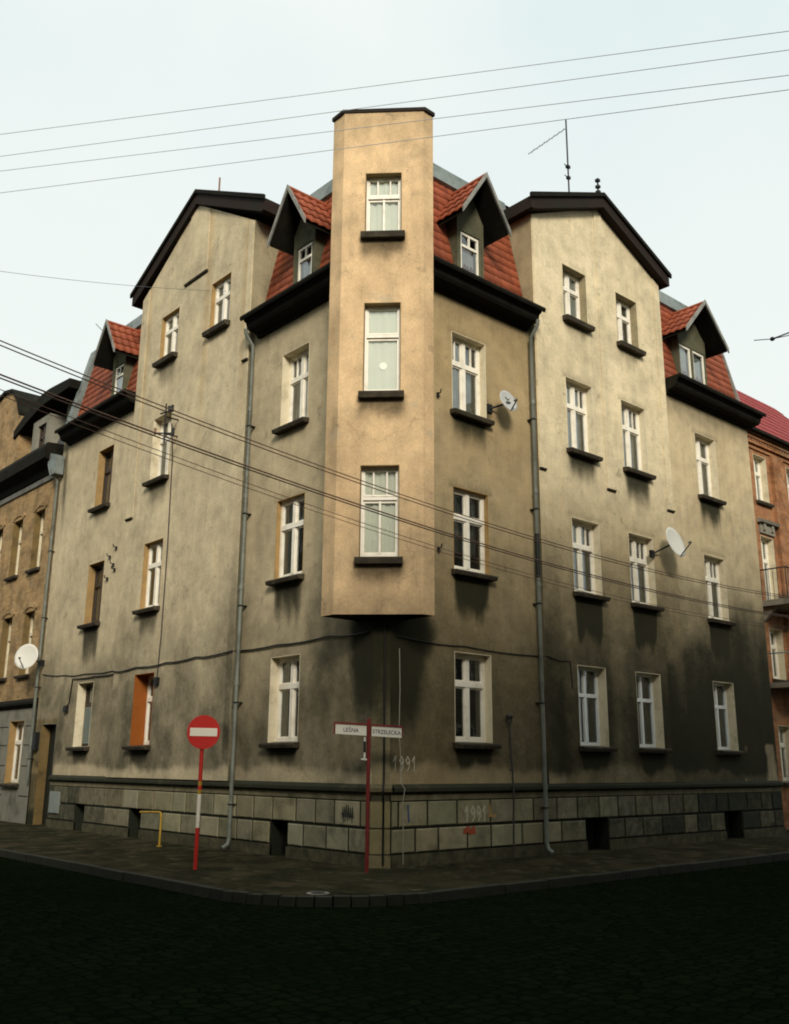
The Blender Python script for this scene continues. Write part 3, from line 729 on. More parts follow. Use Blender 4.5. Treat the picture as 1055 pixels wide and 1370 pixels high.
# mansard slopes with zinc upstand and flat roof
MY = lambda z: .08+.216*(z-11.6)
for F, s0, s1 in ((FR, .55, 4.43), (FR, 9.74, 14.0), (FL, .55, 4.66), (FL, 10.38, 15.2)):
    t = MB(); z0, z1 = 11.6, 14.57
    nv = 13; nu = int((s1-s0)/.21)
    o_ = F(s0, z0, -MY(z0)); u_ = F.su*(s1-s0); v_ = F(0, z1, -MY(z1))-F(0, z0, -MY(z0)); nr = (F.du+Vector((0, 0, .216)))
    tile_field(t, o_, u_, v_, nr, nu, nv, .010, .007)
    t.add([F(a, z, -MY(z)-.03) for a, z in ((s0, z0), (s1, z0), (s1, z1), (s0, z1))], [(0, 1, 2, 3)], 0, (.4, .4, .4))
    build('mansard_slope', t, M['tile'], H, recalc=False)
    k = MB(); k.prism(F, [(-.62, 14.55), (-.70, 14.97), (-.78, 15.02), (-1.0, 15.02), (-1.0, 14.5), (-.72, 14.5)], s0-.1, s1)
    build('zinc_upstand', k, M['zinc'], H)
# verge walls at both ends
k = MB(); k.prism(FR, [(.02, 11.62), (-MY(14.6)+.04, 14.6), (-MY(14.6)-.3, 15.0), (-1.2, 15.0), (-1.2, 11.5), (-.3, 11.5)], 13.98, 14.035); build('verge', k, M['barge'], H)
k = MB(); k.prism(FL, [(.12, 11.62), (-MY(14.6)+.12, 14.75), (-MY(14.6)-.2, 15.1), (-1.6, 15.1), (-1.6, 11.5), (-.3, 11.5)], 15.2, 15.5); build('verge', k, M['zinc'], H)
k = MB()
k.add([(.75, .75, 14.98), (14.05, .75, 14.98), (14.05, 9, 14.98), (9, 9, 14.98), (9, 15.45, 14.98), (.75, 15.45, 14.98)], [(0, 1, 2, 3, 4, 5)])
build('flat_roof', k, M['roofing'], H, recalc=False)
# gable roofs
for F, a, b, c, ze, za, dd, th, back in ((FR, 4.22, 9.93, 7.08, 14.62, 15.86, .30, .34, 5.0), (FL, 4.14, 10.86, 7.46, 14.74, 16.50, .25, .36, 5.0)):
    r_ = MB(); r_.slab(F, [(a, ze-th*.9), (a, ze), (c, za), (b, ze), (b, ze-th*.9), (b-.13, ze-th*.86), (c, za-th), (a+.13, ze-th*.86)], -back, dd)
    o = build('gable_roof', r_, M['fascia'], H)
    e = MB(); t_ = .05; e.slab(F, [(a-.05, ze-.07), (a-.05, ze+t_), (c, za+t_+.01), (b+.05, ze+t_), (b+.05, ze-.07), (c, za-.05)], dd+.003, dd+.06)
    build('roof_edge', e, M['eave'], o)
# dormers
def dormer(F, c, hw, lights, ww=.42, zr=14.32, ze=13.22, df=.40):
    back = -.92
    r_ = MB(); L_ = math.hypot(hw, zr-ze)
    roof = None; th = .07
    body = MB(); body.slab(F, [(c-hw, ze-th), (c-hw, ze), (c, zr), (c+hw, ze), (c+hw, ze-th), (c, zr-th*1.35)], back, df)
    o = build('dormer', body, M['eave'], H)
    t = MB()
    for sg in (-1, 1):
        o_ = F(c+sg*(hw+.03), ze, df); u_ = F(0, 0, back-df)-F(0, 0, 0); v_ = F(c, zr, 0)-F(c+sg*(hw+.03), ze, 0); nr = F.su*sg*(zr-ze)+Vector((0, 0, hw))
        tile_field(t, o_, u_, v_, nr, 6, 4, .026, .022)
    build('dormer_tiles', t, M['tile'], o, recalc=False)
    bb = MB()
    for sg in (-1, 1):
        P = [(c+sg*(hw+.06), ze-.10), (c+sg*(hw+.06), ze+.05), (c, zr+.10), (c, zr-.03)]
        bb.slab(F, P, df+.002, df+.035)
    build('bargeboard', bb, M['barge'], o)
    rd = MB(); rd.tube([F(c, zr+.02, df), F(c, zr+.02, -.85)], .055, 8); build('ridge_tile', rd, M['tile'], o)
    # cheeks and front
    ck = MB(); fz0, fz1 = 11.64, ze+.28
    for sg in (-1, 1): ck.box(F, c+sg*ww-(.05 if sg > 0 else 0), c+sg*ww+(0 if sg > 0 else .05), fz0, fz1, -.75, -.10)
    ck.box(F, c-ww+.05, c+ww-.05, 13.10, fz1, -.3, -.11)
    ck.slab(F, [(c-ww, fz1), (c+ww, fz1), (c, zr-.12)], -.3, -.11)
    ck.box(F, c-ww+.05, c+ww-.05, fz0, 12.02, -.3, -.11)
    ck.box(F, c-ww-.02, c+ww+.02, 11.98, 12.03, -.2, -.06)
    build('dormer_cheek', ck, M['cheek'], o)
    fr = MB(); gp = MB(); cu = MB()
    W_ = (2*ww-.1); n = lights
    if n == 2: cells = [(c-ww+.05, c-.06), (c+.06, c+ww-.05)]
    else: cells = [(c-ww+.13, c+ww-.13)]
    ck2 = MB()
    if n == 2: ck2.box(F, c-.06, c+.06, 12.02, 13.10, -.3, -.12)
    else: ck2.box(F, c-ww+.05, c-ww+.13, 12.02, 13.10, -.3, -.12); ck2.box(F, c+ww-.13, c+ww-.05, 12.02, 13.10, -.3, -.12)
    build('dormer_post', ck2, M['cheek'], o)
    for a, b in cells:
        fr.box(F, a, a+.05, 12.04, 13.09, -.2, -.14); fr.box(F, b-.05, b, 12.04, 13.09, -.2, -.14)
        fr.box(F, a+.05, b-.05, 12.04, 12.10, -.2, -.14); fr.box(F, a+.05, b-.05, 13.03, 13.09, -.2, -.14)
        if n == 1:
            fr.box(F, a+.05, b-.05, 12.74, 12.80, -.2, -.135); fr.box(F, (a+b)/2-.02, (a+b)/2+.02, 12.80, 13.03, -.19, -.142)
        gp.pane(F, a+.04, b-.04, 12.09, 13.04, -.17)
        zc = 13.03 if n == 2 else 12.72
        cu.add([F(a+.05+(b-a-.1)*i/14, z, -.24+.012*math.sin(i*2.1)) for z in (12.1, zc) for i in range(15)], [(i, i+1, 16+i, 15+i) for i in range(14)], smooth=True)
    build('dormer_window', fr, M['white'], o); build('pane', gp, M['glass'], o, recalc=False); build('curtain', cu, M['net'], o, recalc=False)
M['cheek'] = simple("weathered_green_grey_boarding", (0.10, 0.095, 0.055), 0.35, 6, 0.8, 0.2, dirt=(0.04, 0.045, 0.025))
dormer(FR, 2.57, .70, 1); dormer(FR, 11.52, 1.03, 2, ww=.70); dormer(FL, 2.93, .66, 1, ww=.40); dormer(FL, 12.13, .67, 1, ww=.40)

# oriel on the corner
OZ0, OZ1 = 4.29, 14.66
PRr, PLl = .755, .805
bayp = [(.62, .35), (.62, -PRr), (.345, -PRr), (-.385, -.025)]   # placeholder, replaced below
FBc = lambda t: FB(t, 0, 0)
tL, tR = -.845, .770
plan = [Vector((.60, .9)), Vector((.60, FBc(tR).y)), FBc(tR).to_2d(), FBc(tL).to_2d(), Vector((FBc(tL).x, .74)), Vector((.9, .74))]
bay_t = lambda s, z: [ (.585, .41, .225)[i]*(1+.26*(fbm(s*1.1+40, z*.8)-.5)*2) for i in range(3)]
BW = [(-.395, .338, 11.86, 13.235), (-.385, .335, 8.50, 10.37), (-.405, .325, 5.32, 7.07)]
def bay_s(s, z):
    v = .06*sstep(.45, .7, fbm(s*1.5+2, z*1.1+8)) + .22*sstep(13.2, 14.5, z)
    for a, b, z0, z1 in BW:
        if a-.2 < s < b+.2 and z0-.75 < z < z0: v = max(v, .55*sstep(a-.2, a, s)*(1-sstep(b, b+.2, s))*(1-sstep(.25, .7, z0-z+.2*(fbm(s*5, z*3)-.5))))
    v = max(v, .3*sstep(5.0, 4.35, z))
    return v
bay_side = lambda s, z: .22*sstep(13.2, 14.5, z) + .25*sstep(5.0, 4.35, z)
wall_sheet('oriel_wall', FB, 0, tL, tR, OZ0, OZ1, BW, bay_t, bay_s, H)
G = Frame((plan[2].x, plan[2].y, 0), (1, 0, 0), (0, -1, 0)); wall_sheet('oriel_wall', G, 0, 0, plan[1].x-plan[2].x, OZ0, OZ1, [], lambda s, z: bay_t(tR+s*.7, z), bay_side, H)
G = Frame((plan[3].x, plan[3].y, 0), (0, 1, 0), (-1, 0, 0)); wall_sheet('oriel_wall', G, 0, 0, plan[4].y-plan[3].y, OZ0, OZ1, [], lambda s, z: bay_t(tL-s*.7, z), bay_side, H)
m = MB()
for a, b in ((plan[0], plan[1]), (plan[4], plan[5])):
    m.add([(a.x, a.y, OZ0), (b.x, b.y, OZ0), (b.x, b.y, OZ1), (a.x, a.y, OZ1)], [(0, 1, 2, 3)], 0, (.45, .33, .17), .2)
m.add([(plan[0].x, plan[0].y, 11), (plan[5].x, plan[5].y, 11), (plan[5].x, plan[5].y, OZ1), (plan[0].x, plan[0].y, OZ1)], [(0, 1, 2, 3)], 0, (.45, .33, .17), .2)
build('oriel_return', m, M['stucco'], H, recalc=False)
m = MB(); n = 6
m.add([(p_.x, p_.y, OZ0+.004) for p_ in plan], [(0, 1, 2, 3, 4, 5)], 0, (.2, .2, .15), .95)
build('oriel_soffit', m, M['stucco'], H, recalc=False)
m = MB(); cen = Vector((.1, .1)); ex = [p_+(p_-cen).normalized()*.045 for p_ in plan]
P = [(p_.x, p_.y, z) for z in (OZ1-.01, OZ1+.07) for p_ in ex]
m.add(P, [tuple(range(5, -1, -1)), tuple(range(6, 12))]+[(i, (i+1) % 6, 6+(i+1) % 6, 6+i) for i in range(6)]); build('oriel_coping', m, M['fascia'], H)
for i, (a, b, z0, z1) in enumerate(BW):
    o = window(FB, 0, a, b, z0, z1, ('bay3', 'bay1', 'bay3')[i], 'white', 'stucco', 'full' if i == 1 else 'voile', .15, H, sillt=.13, silld=.14, tint=(.36, .25, .12))
    if i == 1:
        k = MB(); k.disc(FB((a+b)/2+.01, 9.13, -.204), FB.du, .075, .006, 24); build('paper_lamp', k, M['paper'], o)
m = MB()   # room shell behind the oriel panes
m.add([FB(s, z, -.62) for s, z in ((-.8, 4.4), (.75, 4.4), (.75, 14.5), (-.8, 14.5))], [(0, 1, 2, 3)]); build('oriel_room_wall', m, M['inside'], H, recalc=False)

# entrance
m = MB(); a, b, z0, z1 = DOOR
m.box(FL, a, b, z0, z1, -.30, -.25)
for i in range(2):
    for zz in ((.25, 1.15), (1.3, 2.2)):
        x0 = a+.1+i*.47; m.box(FL, x0, x0+.36, zz[0], zz[1], -.25, -.235)
o = build('entrance_door', m, M['door'], H)
m = MB(); m.box(FL, b-.02, b, z0, z1, -.25, .002); m.box(FL, a, a+.02, z0, z1, -.25, .002, 1); m.box(FL, a+.02, b-.02, z1-.02, z1, -.25, .002, 1)
build('door_reveal', m, [M['darkochre'], M['render']], o)
m = MB(); m.tube([FL(a+.14, 1.05, -.24), FL(a+.14, 1.05, -.18), FL(a+.26, 1.05, -.18)], .012, 6); build('door_handle', m, M['zinc'], o)
# downpipes
def pipe(F, s, d, z1, z0, mats, foot=True, parent=H, sleeve=None, name='downpipe'):
    p = MB(); pts = [F(s, z1, d+.22), F(s, z1-.12, d+.20), F(s, z1-.36, d), F(s, z0+.25, d)]
    if foot: pts += [F(s, z0+.12, d+.03), F(s, z0+.05, d+.16)]
    p.tube(pts, .045, 10)
    for z in np.arange(z0+1.3, z1-.6, 2.05):
        p.tube([F(s, z-.05, d), F(s, z+.05, d)], .054, 10)
    o = build(name, p, mats, parent)
    b_ = MB()
    for z in np.arange(z0+.9, z1-.6, 2.05): b_.box(F, s-.052, s+.052, z-.012, z+.012, d-.14, d+.052)
    build('pipe_clip', b_, M['pipedark'], o)
    if sleeve:
        k = MB(); k.tube([F(s, sleeve[0], d), F(s, sleeve[1], d)], .055, 10); build('pipe_sleeve', k, M['pipedark'], o)
    return o
pipe(FL, 4.50, .14, 11.42, .0, M['pipe']); pipe(FR, 4.24, .14, 11.42, .0, M['pipe'], sleeve=(5.55, 6.5))
# lichen-dark fixings left on the plaster
for F, d, s, z in ((FR, 0, 1.42, 8.95), (FR, 0, 1.42, 5.75), (FL, 0, 1.56, 9.35), (FL, .0, 11.15, 6.9), (FL, 0, 11.05, 7.35), (FL, 0, 11.4, 7.15), (FL, 0, 11.45, 6.55), (FL, 0, 11.05, 6.75)):
    k = MB(); k.box(F, s-.02, s+.02, z-.05, z+.05, d-.02, d+.05); k.tube([F(s, z+.03, d+.05), F(s, z+.03, d+.10), F(s, z+.10, d+.12)], .014, 6); build('wall_hook', k, M['black'], H)

# graffiti
def text_mesh(txt, F, s, z, d, size, mat, name, parent, slant=0.0, right=1, bold=0.0, xs=1.0, thick=.002, align='CENTER'):
    cu = bpy.data.curves.new('t', 'FONT'); cu.body = txt; cu.size = 1; cu.align_x = align; cu.extrude = 0; cu.offset = bold; cu.shear = slant
    to = bpy.data.objects.new('t', cu); COL.objects.link(to)
    dg = bpy.context.evaluated_depsgraph_get(); dg.update()
    me = bpy.data.meshes.new_from_object(to.evaluated_get(dg)); bpy.data.objects.remove(to)
    mb = MB(); mb.v = [F(s+right*v.co.x*size*xs, z+v.co.y*size, d) for v in me.vertices]; mb.f = [list(p_.vertices) for p_ in me.polygons]; mb.mi = [0]*len(mb.f); mb.sm = [False]*len(mb.f)
    bpy.data.meshes.remove(me)
    return build(name, mb, mat, parent, recalc=False)
def strokes(F, lines, d, r_, mat, name, parent):
    mb = MB()
    for ln in lines:
        for (a, za), (b, zb) in zip(ln, ln[1:]):
            t = Vector((b-a, zb-za)); 
            if t.length < 1e-4: continue
            nrm = Vector((-t.y, t.x)).normalized()*r_; e = t.normalized()*r_*.6
            P = [(a-e.x+nrm.x, za-e.y+nrm.y), (a-e.x-nrm.x, za-e.y-nrm.y), (b+e.x-nrm.x, zb+e.y-nrm.y), (b+e.x+nrm.x, zb+e.y+nrm.y)]
            mb.add([F(x, z, d) for x, z in P], [(0, 1, 2, 3)]); d += .0002
    return build(name, mb, mat, parent, recalc=False)
def digits(s, z, h, w_, which):
    out = []
    for i, ch in enumerate(which):
        x = s+i*w_*1.25
        if ch == '1': out.append([(x, z+.65*h), (x+.45*w_, z+h), (x+.42*w_, z)])
        if ch == '9': out.append([(x+.75*w_, z+.7*h), (x+.35*w_, z+.45*h), (x+.05*w_, z+.7*h), (x+.35*w_, z+h), (x+.75*w_, z+.75*h), (x+.7*w_, z+.3*h), (x+.3*w_, z)])
    return out
strokes(FR, digits(2.03, .70, .27, .125, '1991'), .0655, .017, M['chalk'], 'graffiti', H)
strokes(FR, digits(.30, 1.60, .25, .12, '1991'), .004, .011, M['chalk'], 'graffiti', H)
strokes(FR, [[(2.0, .50), (2.1, .60), (2.16, .48), (2.24, .6), (2.28, .5), (2.02, .54)], [(2.0, .56), (2.28, .55)]], .067, .028, M['spray'], 'graffiti', H)
strokes(FR, [[(.60, 1.02), (.62, .74)]], .0655, .02, M['blue'], 'graffiti', H)
strokes(FR, [[(2.68, .98), (2.74, .80)], [(2.64, .80), (2.85, .78)]], .066, .03, M['ochre'], 'graffiti', H)
ln = []; rg = random.Random(8)
for i in range(6): ln.append([(.95-.055*i+rg.uniform(-.02, .02), .72+rg.uniform(0, .05)), (.93-.055*i, 1.0+rg.uniform(-.05, .05)), (.90-.055*i, .8), (.97-.05*i, .86)])
strokes(FL, ln, .0655, .012, M['darkscrawl'], 'graffiti', H)

# ------------------------------------------------------------------ neighbour on the left
NB = thing('brick_tenement', 'narrow strip of ochre brick tenement with black eaves at the left edge', 'tenement', (0, 15.6, 0))
wn = []
for s in (16.43, 18.26, 20.05, 21.9, 23.7):
    for z0, z1 in ((7.62, 9.55), (4.30, 6.27)): wn.append((s, s+.82, z0, z1))
def grid_wall(name, F, d, s0, s1, z0, z1, holes, mat, parent, depth=.3):
    S = sorted(set([s0, s1]+[h[0] for h in holes]+[h[1] for h in holes])); Z = sorted(set([z0, z1]+[h[2] for h in holes]+[h[3] for h in holes]))
    mb = MB()
    for a, b in zip(S, S[1:]):
        for c, e in zip(Z, Z[1:]):
            if any(h[0] <= a+1e-6 and b <= h[1]+1e-6 and h[2] <= c+1e-6 and e <= h[3]+1e-6 for h in holes): continue
            mb.add([F(a, c, d), F(b, c, d), F(b, e, d), F(a, e, d)], [(0, 1, 2, 3)])
    for a, b, c, e in holes:
        for (x0, y0, x1, y1) in ((a, c, b, c), (a, e, b, e), (a, c, a, e), (b, c, b, e)):
            mb.add([F(x0, y0, d), F(x1, y1, d), F(x1, y1, d-depth), F(x0, y0, d-depth)], [(0, 1, 2, 3)])
    return build(name, mb, mat, parent, recalc=False)
grid_wall('wall', FL, 0, 15.47, 27, 3.5, 10.45, wn, M['brickL'], NB)
gw = [(16.3, 17.45, 1.08, 2.92), (19.2, 20.3, 1.08, 2.92), (22.2, 23.3, 1.08, 2.92)]
grid_wall('ground_floor_wall', FL, .02, 15.47, 27, -.1, 3.3, gw, M['render'], NB)
k = MB(); k.prism(FL, [(0, 3.28), (.05, 3.28), (.16, 3.38), (.16, 3.45), (0, 3.56)], 15.47, 27); build('string_course', k, M['eave'], NB)
k = MB()
for z in (.75, 1.6, 2.2, 2.75):
    k.box(FL, 15.5, 16.2, z-.012, z+.012, .02, .026); k.box(FL, 17.55, 19.1, z-.012, z+.012, .02, .026)
build('render_joint', k, M['eave'], NB)
def nwin(F, d, a, b, z0, z1, parent, frame='white', reveal='ochre', curtain='net'):
    return window(F, d, a, b, z0, z1, 'four', frame, reveal, curtain, .2, parent, silld=.12)
for h in wn[:6]: nwin(FL, 0, *h, NB, 'cream', 'darkochre', random.choice(('sides', 'gap', 'lowdrape')))
nwin(FL, .02, *gw[0], NB, 'white', 'ochre', 'sides'); nwin(FL, .02, *gw[1], NB, 'white', 'ochre', 'net')
for a, b, z0, z1 in wn[:6]:
    k = MB()
    for i in range(7):
        t0, t1 = R(25+130*i/7), R(25+130*(i+1)/7); c_ = (a+b)/2; ri, ro = .47, .64
        k.slab(FL, [(c_+ri*math.cos(t0), z1-.1+ri*.5*math.sin(t0)), (c_+ro*math.cos(t0), z1-.1+ro*.6*math.sin(t0)), (c_+ro*math.cos(t1), z1-.1+ro*.6*math.sin(t1)), (c_+ri*math.cos(t1), z1-.1+ri*.5*math.sin(t1))], -.02, .03)
    build('brick_arch', k, M['brickL'], NB)
k = MB(); k.prism(FL, [(0, 10.42), (.06, 10.42), (.10, 10.55), (0, 10.62)], 15.47, 27); build('frieze_moulding', k, M['barge'], NB)
k = MB(); k.prism(FL, [(0, 10.62), (.10, 10.62), (.16, 10.8), (.5, 10.95), (.52, 11.3), (.45, 11.45), (-.3, 11.5)], 15.62, 27); build('eaves_cornice', k, M['eave'], NB)
k = MB(); k.prism(FL, [(-.2, 11.4), (-1.2, 13.9), (-2.2, 14.0), (-2.2, 11.4)], 15.62, 27); build('mansard_roof', k, M['roofing'], NB)
d_ = MB(); n = 14; top = []
for i in range(n+1):
    t = i/n; s = 20.0-4.6*t; top.append((s, 13.05+.78*math.sin(math.pi*min(t*1.45, 1.0)*.5+.0)*(1-.22*max(0, (t-.5))*2)+.0))
d_.slab(FL, top+[(s, z-.30-.15*math.sin(math.pi*i/n)) for i, (s, z) in reversed(list(enumerate(top)))], -1.6, .05)
o = build('dormer', d_, M['eave'], NB)
k = MB(); k.box(FL, 17.2, 17.45, 11.45, 13.0, -.9, -.12); k.box(FL, 18.15, 18.6, 11.45, 13.0, -.9, -.12); k.box(FL, 17.45, 18.15, 12.75, 13.0, -.9, -.12)
build('dormer_cheek', k, M['render'], o)
k = MB(); k.box(FL, 17.45, 17.52, 11.45, 12.75, -.3, -.2); k.box(FL, 18.08, 18.15, 11.45, 12.75, -.3, -.2); k.box(FL, 17.77, 17.83, 11.45, 12.75, -.3, -.2); k.box(FL, 17.5, 18.1, 12.3, 12.36, -.3, -.2)
build('dormer_window', k, M['brown'], o)
k = MB(); k.pane(FL, 17.5, 18.1, 11.45, 12.75, -.31); build('pane', k, M['glass'], o)
k = MB(); k.box(FL, 15.6, 16.6, 11.45, 13.3, -.75, -.45); build('dormer_cheek', k, M['cheek'], o)
k = MB(); pr = [(19.65, 10.9), (19.65, 13.6), (20.0, 14.25), (20.6, 14.75), (21.4, 14.9), (22.2, 14.75), (22.8, 14.2), (23.1, 13.6), (23.1, 10.9)]
k.slab(FL, pr, -1.6, -.02); o = build('curved_gable', k, M['brickL'], NB)
k = MB()
for (a, za), (b, zb) in zip(pr[1:], pr[2:-1]): k.slab(FL, [(a, za-.04), (a, za+.08), (b, zb+.08), (b, zb-.04)], -1.7, .08)
build('gable_coping', k, M['eave'], o)
k = MB(); k.box(FL, 15.62, 27, 3.3, 13.5, -9, -8.9); k.box(FL, 26.9, 27, 0, 11.4, -8.9, -.05); k.box(FL, 15.5, 27, 3.4, 3.5, -8.9, -.05); build('rear_wall', k, M['render'], NB)
k = MB(); k.box(FL, 15.7, 26.8, 0, 11.3, -1.9, -1.85); build('interior_partition', k, M['inside'], NB)
pipe(FL, 15.40, .12, 10.55, .9, M['pipe'], foot=False, parent=NB)
k = MB(); k.slab(FL, [(15.15, 10.35), (15.15, 10.95), (15.75, 11.15), (15.75, 10.75), (15.5, 10.35)], .06, .34); build('rainwater_hopper', k, M['zinc'], NB)

# ------------------------------------------------------------------ neighbour on the right (set back one metre)
NR = thing('brick_house', 'orange brick house with a plain wine red roof at the right edge', 'house', (14.2, 1, 0))
FN = Frame((0, 1.0, 0), (1, 0, 0), (0, -1, 0))
wr = []
for s in (16.22, 18.35, 20.5):
    wr += [(s, s+.80, 9.74, 11.28), (s, s+.80, 6.55, 8.63), (s, s+.80, 4.25, 5.78), (s, s+.8, 1.3, 2.9)]
grid_wall('wall', FN, 0, 14.05, 24, -.1, 11.95, wr, M['brickR'], NR)
for i, h in enumerate(wr[:8]): nwin(FN, 0, *h, NR, 'white', 'cream', ('net', 'gap', 'sides', 'gap')[i % 4])
k = MB()
for j, (z0, z1, d) in enumerate(((11.42, 11.50, .05), (11.58, 11.66, .09), (11.74, 11.82, .13), (11.86, 11.96, .18))): k.box(FN, 14.05, 24, z0, z1, 0, d)
for i in range(60): k.box(FN, 14.1+i*.165, 14.18+i*.165, 11.66, 11.74, 0, .10)
build('corbel_table', k, M['brickR'], NR)
k = MB(); k.box(FN, 17.25, 17.95, -.1, 11.42, 0, .12); k.box(FN, 19.5, 20.2, -.1, 11.42, 0, .12); build('pilaster', k, M['brickR'], NR)
for s in (16.22, 18.35):
    k = MB(); k.prism(FN, [(0, 9.02), (.16, 9.02), (.20, 9.10), (0, 9.18)], s-.15, s+1.0); k.box(FN, s-.05, s+.85, 8.70, 9.0, 0, .06); k.box(FN, s+.1, s+.2, 8.8, 9.0, .06, .12); k.box(FN, s+.6, s+.7, 8.8, 9.0, .06, .12)
    build('window_hood', k, M['render'], NR)
t = MB(); tile_field(t, FN(14.05, 11.95, .3), Vector((10, 0, 0)), FN(0, 15.6, -2.9)-FN(0, 11.95, .3), (0, -.75, .65), 46, 10, .02, .02, res=4)
build('roof', t, M['newtile'], NR, recalc=False)
k = MB(); k.box(FN, 14.05, 24, 11.9, 12.0, -.1, .32); k.prism(FN, [(-.1, 11.98), (-2.9, 15.5), (-5.5, 11.98)], 14.06, 23.95); build('roof_boarding', k, M['eave'], NR)
k = MB(); k.box(FN, 23.9, 24, 0, 11.9, -6, -.02); k.box(FN, 14.05, 24, 0, 11.9, -6.1, -6); k.box(FN, 14.2, 23.8, 0, 11.8, -1.5, -1.45); build('rear_wall', k, M['inside'], NR)
b_ = MB(); b_.box(FN, 15.75, 18.0, 6.35, 6.52, 0, .95); b_.prism(FN, [(0, 5.9), (0, 6.35), (.5, 6.35)], 15.9, 16.05); b_.prism(FN, [(0, 5.9), (0, 6.35), (.5, 6.35)], 17.7, 17.85)
bo = build('balcony', b_, M['render'], NR)
k = MB(); k.tube([FN(15.8, 7.45, .1), FN(15.8, 7.45, .9), FN(17.95, 7.45, .9), FN(17.95, 7.45, .1)], .022, 6)
for i in range(20): k.tube([FN(15.8+i*.113, 6.52, .9), FN(15.8+i*.113, 7.45, .9)], .008, 5)
for i in range(7): k.tube([FN(15.8, 6.52, .1+i*.13), FN(15.8, 7.45, .1+i*.13)], .008, 5)
build('railing', k, M['black'], bo)
b_ = MB(); b_.box(FN, 15.75, 18.0, 3.95, 4.1, 0, .95); bo = build('balcony', b_, M['render'], NR)
k = MB(); k.tube([FN(15.8, 4.95, .1), FN(15.8, 4.95, .9), FN(17.95, 4.95, .9), FN(17.95, 4.95, .1)], .022, 6)
for i in range(20): k.tube([FN(15.8+i*.113, 4.1, .9), FN(15.8+i*.113, 4.95, .9)], .008, 5)
build('railing', k, M['zinc'], bo)
bl = MB(); P = []; nn = 16
for j in range(9):
    for i in range(nn+1):
        s = 16.25+.62*i/nn; zz = 7.49-.62*max(0, j-2)/6 if j >= 2 else 7.49-.25*(2-j)/2; dd = .935+.03*math.sin(i*1.3+j*.3) + (.02*j/8) if j >= 2 else .87-.02*(2-j)+.02*math.sin(i)
        P.append(FN(s, zz, dd))
bl.add(P, [(j*(nn+1)+i, j*(nn+1)+i+1, (j+1)*(nn+1)+i+1, (j+1)*(nn+1)+i) for j in range(8) for i in range(nn)], smooth=True)
tag(build('blanket', bl, M['blanket'], loc=(16.5, .1, 6.6), recalc=False), 'pale blue blanket hung over the balcony railing of the brick house', 'blanket')

# ------------------------------------------------------------------ unseen houses added across the street to shade the lower walls
def opposite(label, x0, x1, y0, y1, h, F, s0, s1, name='unseen_shade_house'):
    cx, cy = (x0+x1)/2, (y0+y1)/2
    t = thing(name, label, 'house', (cx, cy, 0), None)
    b_ = MB(); b_.box(WORLD, x0, x1, -.12, h, y0, y1); build('wall', b_, M['render2'], t)
    r_ = MB(); e = .45
    r_.add([(x0-e, y0-e, h), (x1+e, y0-e, h), (x1+e, y1+e, h), (x0-e, y1+e, h), (x0+2, y0+2, h+2.2), (x1-2, y0+2, h+2.2), (x1-2, y1-2, h+2.2), (x0+2, y1-2, h+2.2)], [(3, 2, 1, 0), (4, 5, 6, 7), (0, 1, 5, 4), (1, 2, 6, 5), (2, 3, 7, 6), (3, 0, 4, 7)])
    build('roof', r_, M['roofing'], t)
    first = None; s = s0
    while s < s1-1.2:
        for z in np.arange(1.6, h-2, 3.3):
            w_ = MB(); w_.box(F, s, s+1.1, z, z+.08, 0, .05); w_.box(F, s, s+1.1, z+1.7, z+1.78, 0, .05); w_.box(F, s, s+.08, z+.08, z+1.7, 0, .05); w_.box(F, s+1.02, s+1.1, z+.08, z+1.7, 0, .05); w_.box(F, s+.51, s+.59, z+.08, z+1.7, 0, .045); w_.box(F, s+.08, s+1.02, z+.08, z+1.7, .003, .012, 1)
            build('window', w_, [M['white'], M['door']], t)
        s += 2.6

opposite('unseen long tenement added to shade the right hand street front', -9.5, 24, -27, -15.2, 14.9, Frame((0, -15.2, 0), (1, 0, 0), (0, 1, 0)), -8.5, 23)
opposite('unseen tenement added to shade the left hand street front', -27, -15.0, -4, 26, 14.5, Frame((-15.0, 0, 0), (0, 1, 0), (1, 0, 0)), -3, 25)
opposite('unseen corner tenement added across the crossing to cut low sky light', -28, -15.0, -28, -16.0, 15.0, Frame((0, -16.0, 0), (1, 0, 0), (0, 1, 0)), -27, -15.5)

# ------------------------------------------------------------------ street signs
def frame_at(base, ang):   # ang = heading the face looks to
    du = Vector((math.cos(ang), math.sin(ang), 0)); su = Vector((-du.y, du.x, 0)); return Frame((base[0], base[1], 0), su, du)
P0 = (-2.49, 1.79); ns = thing('no_entry_sign', 'round red no entry sign with a white bar on a red and white pole', 'road sign', (*P0, 0))
F = frame_at(P0, R(-108))
lean = lambda z: .0
lx = lambda z: .022*z
k = MB()
for z0, z1, mi in ((-.05, .66, 0), (.66, 1.20, 1), (1.20, 1.27, 2), (1.27, 1.34, 0), (1.34, 1.41, 2), (1.41, 2.45, 0)):
    k.tube([Vector((P0[0], P0[1], 0))+rt*(-lx(z0)*.0)+Vector((0, 0, z0)), Vector((P0[0], P0[1], 0))+Vector((0, 0, z1))], .034, 12, mi)
build('pole', k, [M['red'], M['signgrey'], M['yellow']], ns)
k = MB(); c = F(0, 2.225, .06); k.disc(c, F.du, .285, .012, 48, 0, 1)
o = build('sign_disc', k, [M['red'], M['zinc']], ns)
k = MB(); k.box(F, -.235, .235, 2.225-.068, 2.225+.068, .061, .064); build('white_bar', k, M['signgrey'], o)
k = MB(); k.box(F, -.05, .05, 2.33, 2.36, -.04, .05); k.box(F, -.05, .05, 2.08, 2.11, -.04, .05); build('clamp', k, M['zinc'], ns)

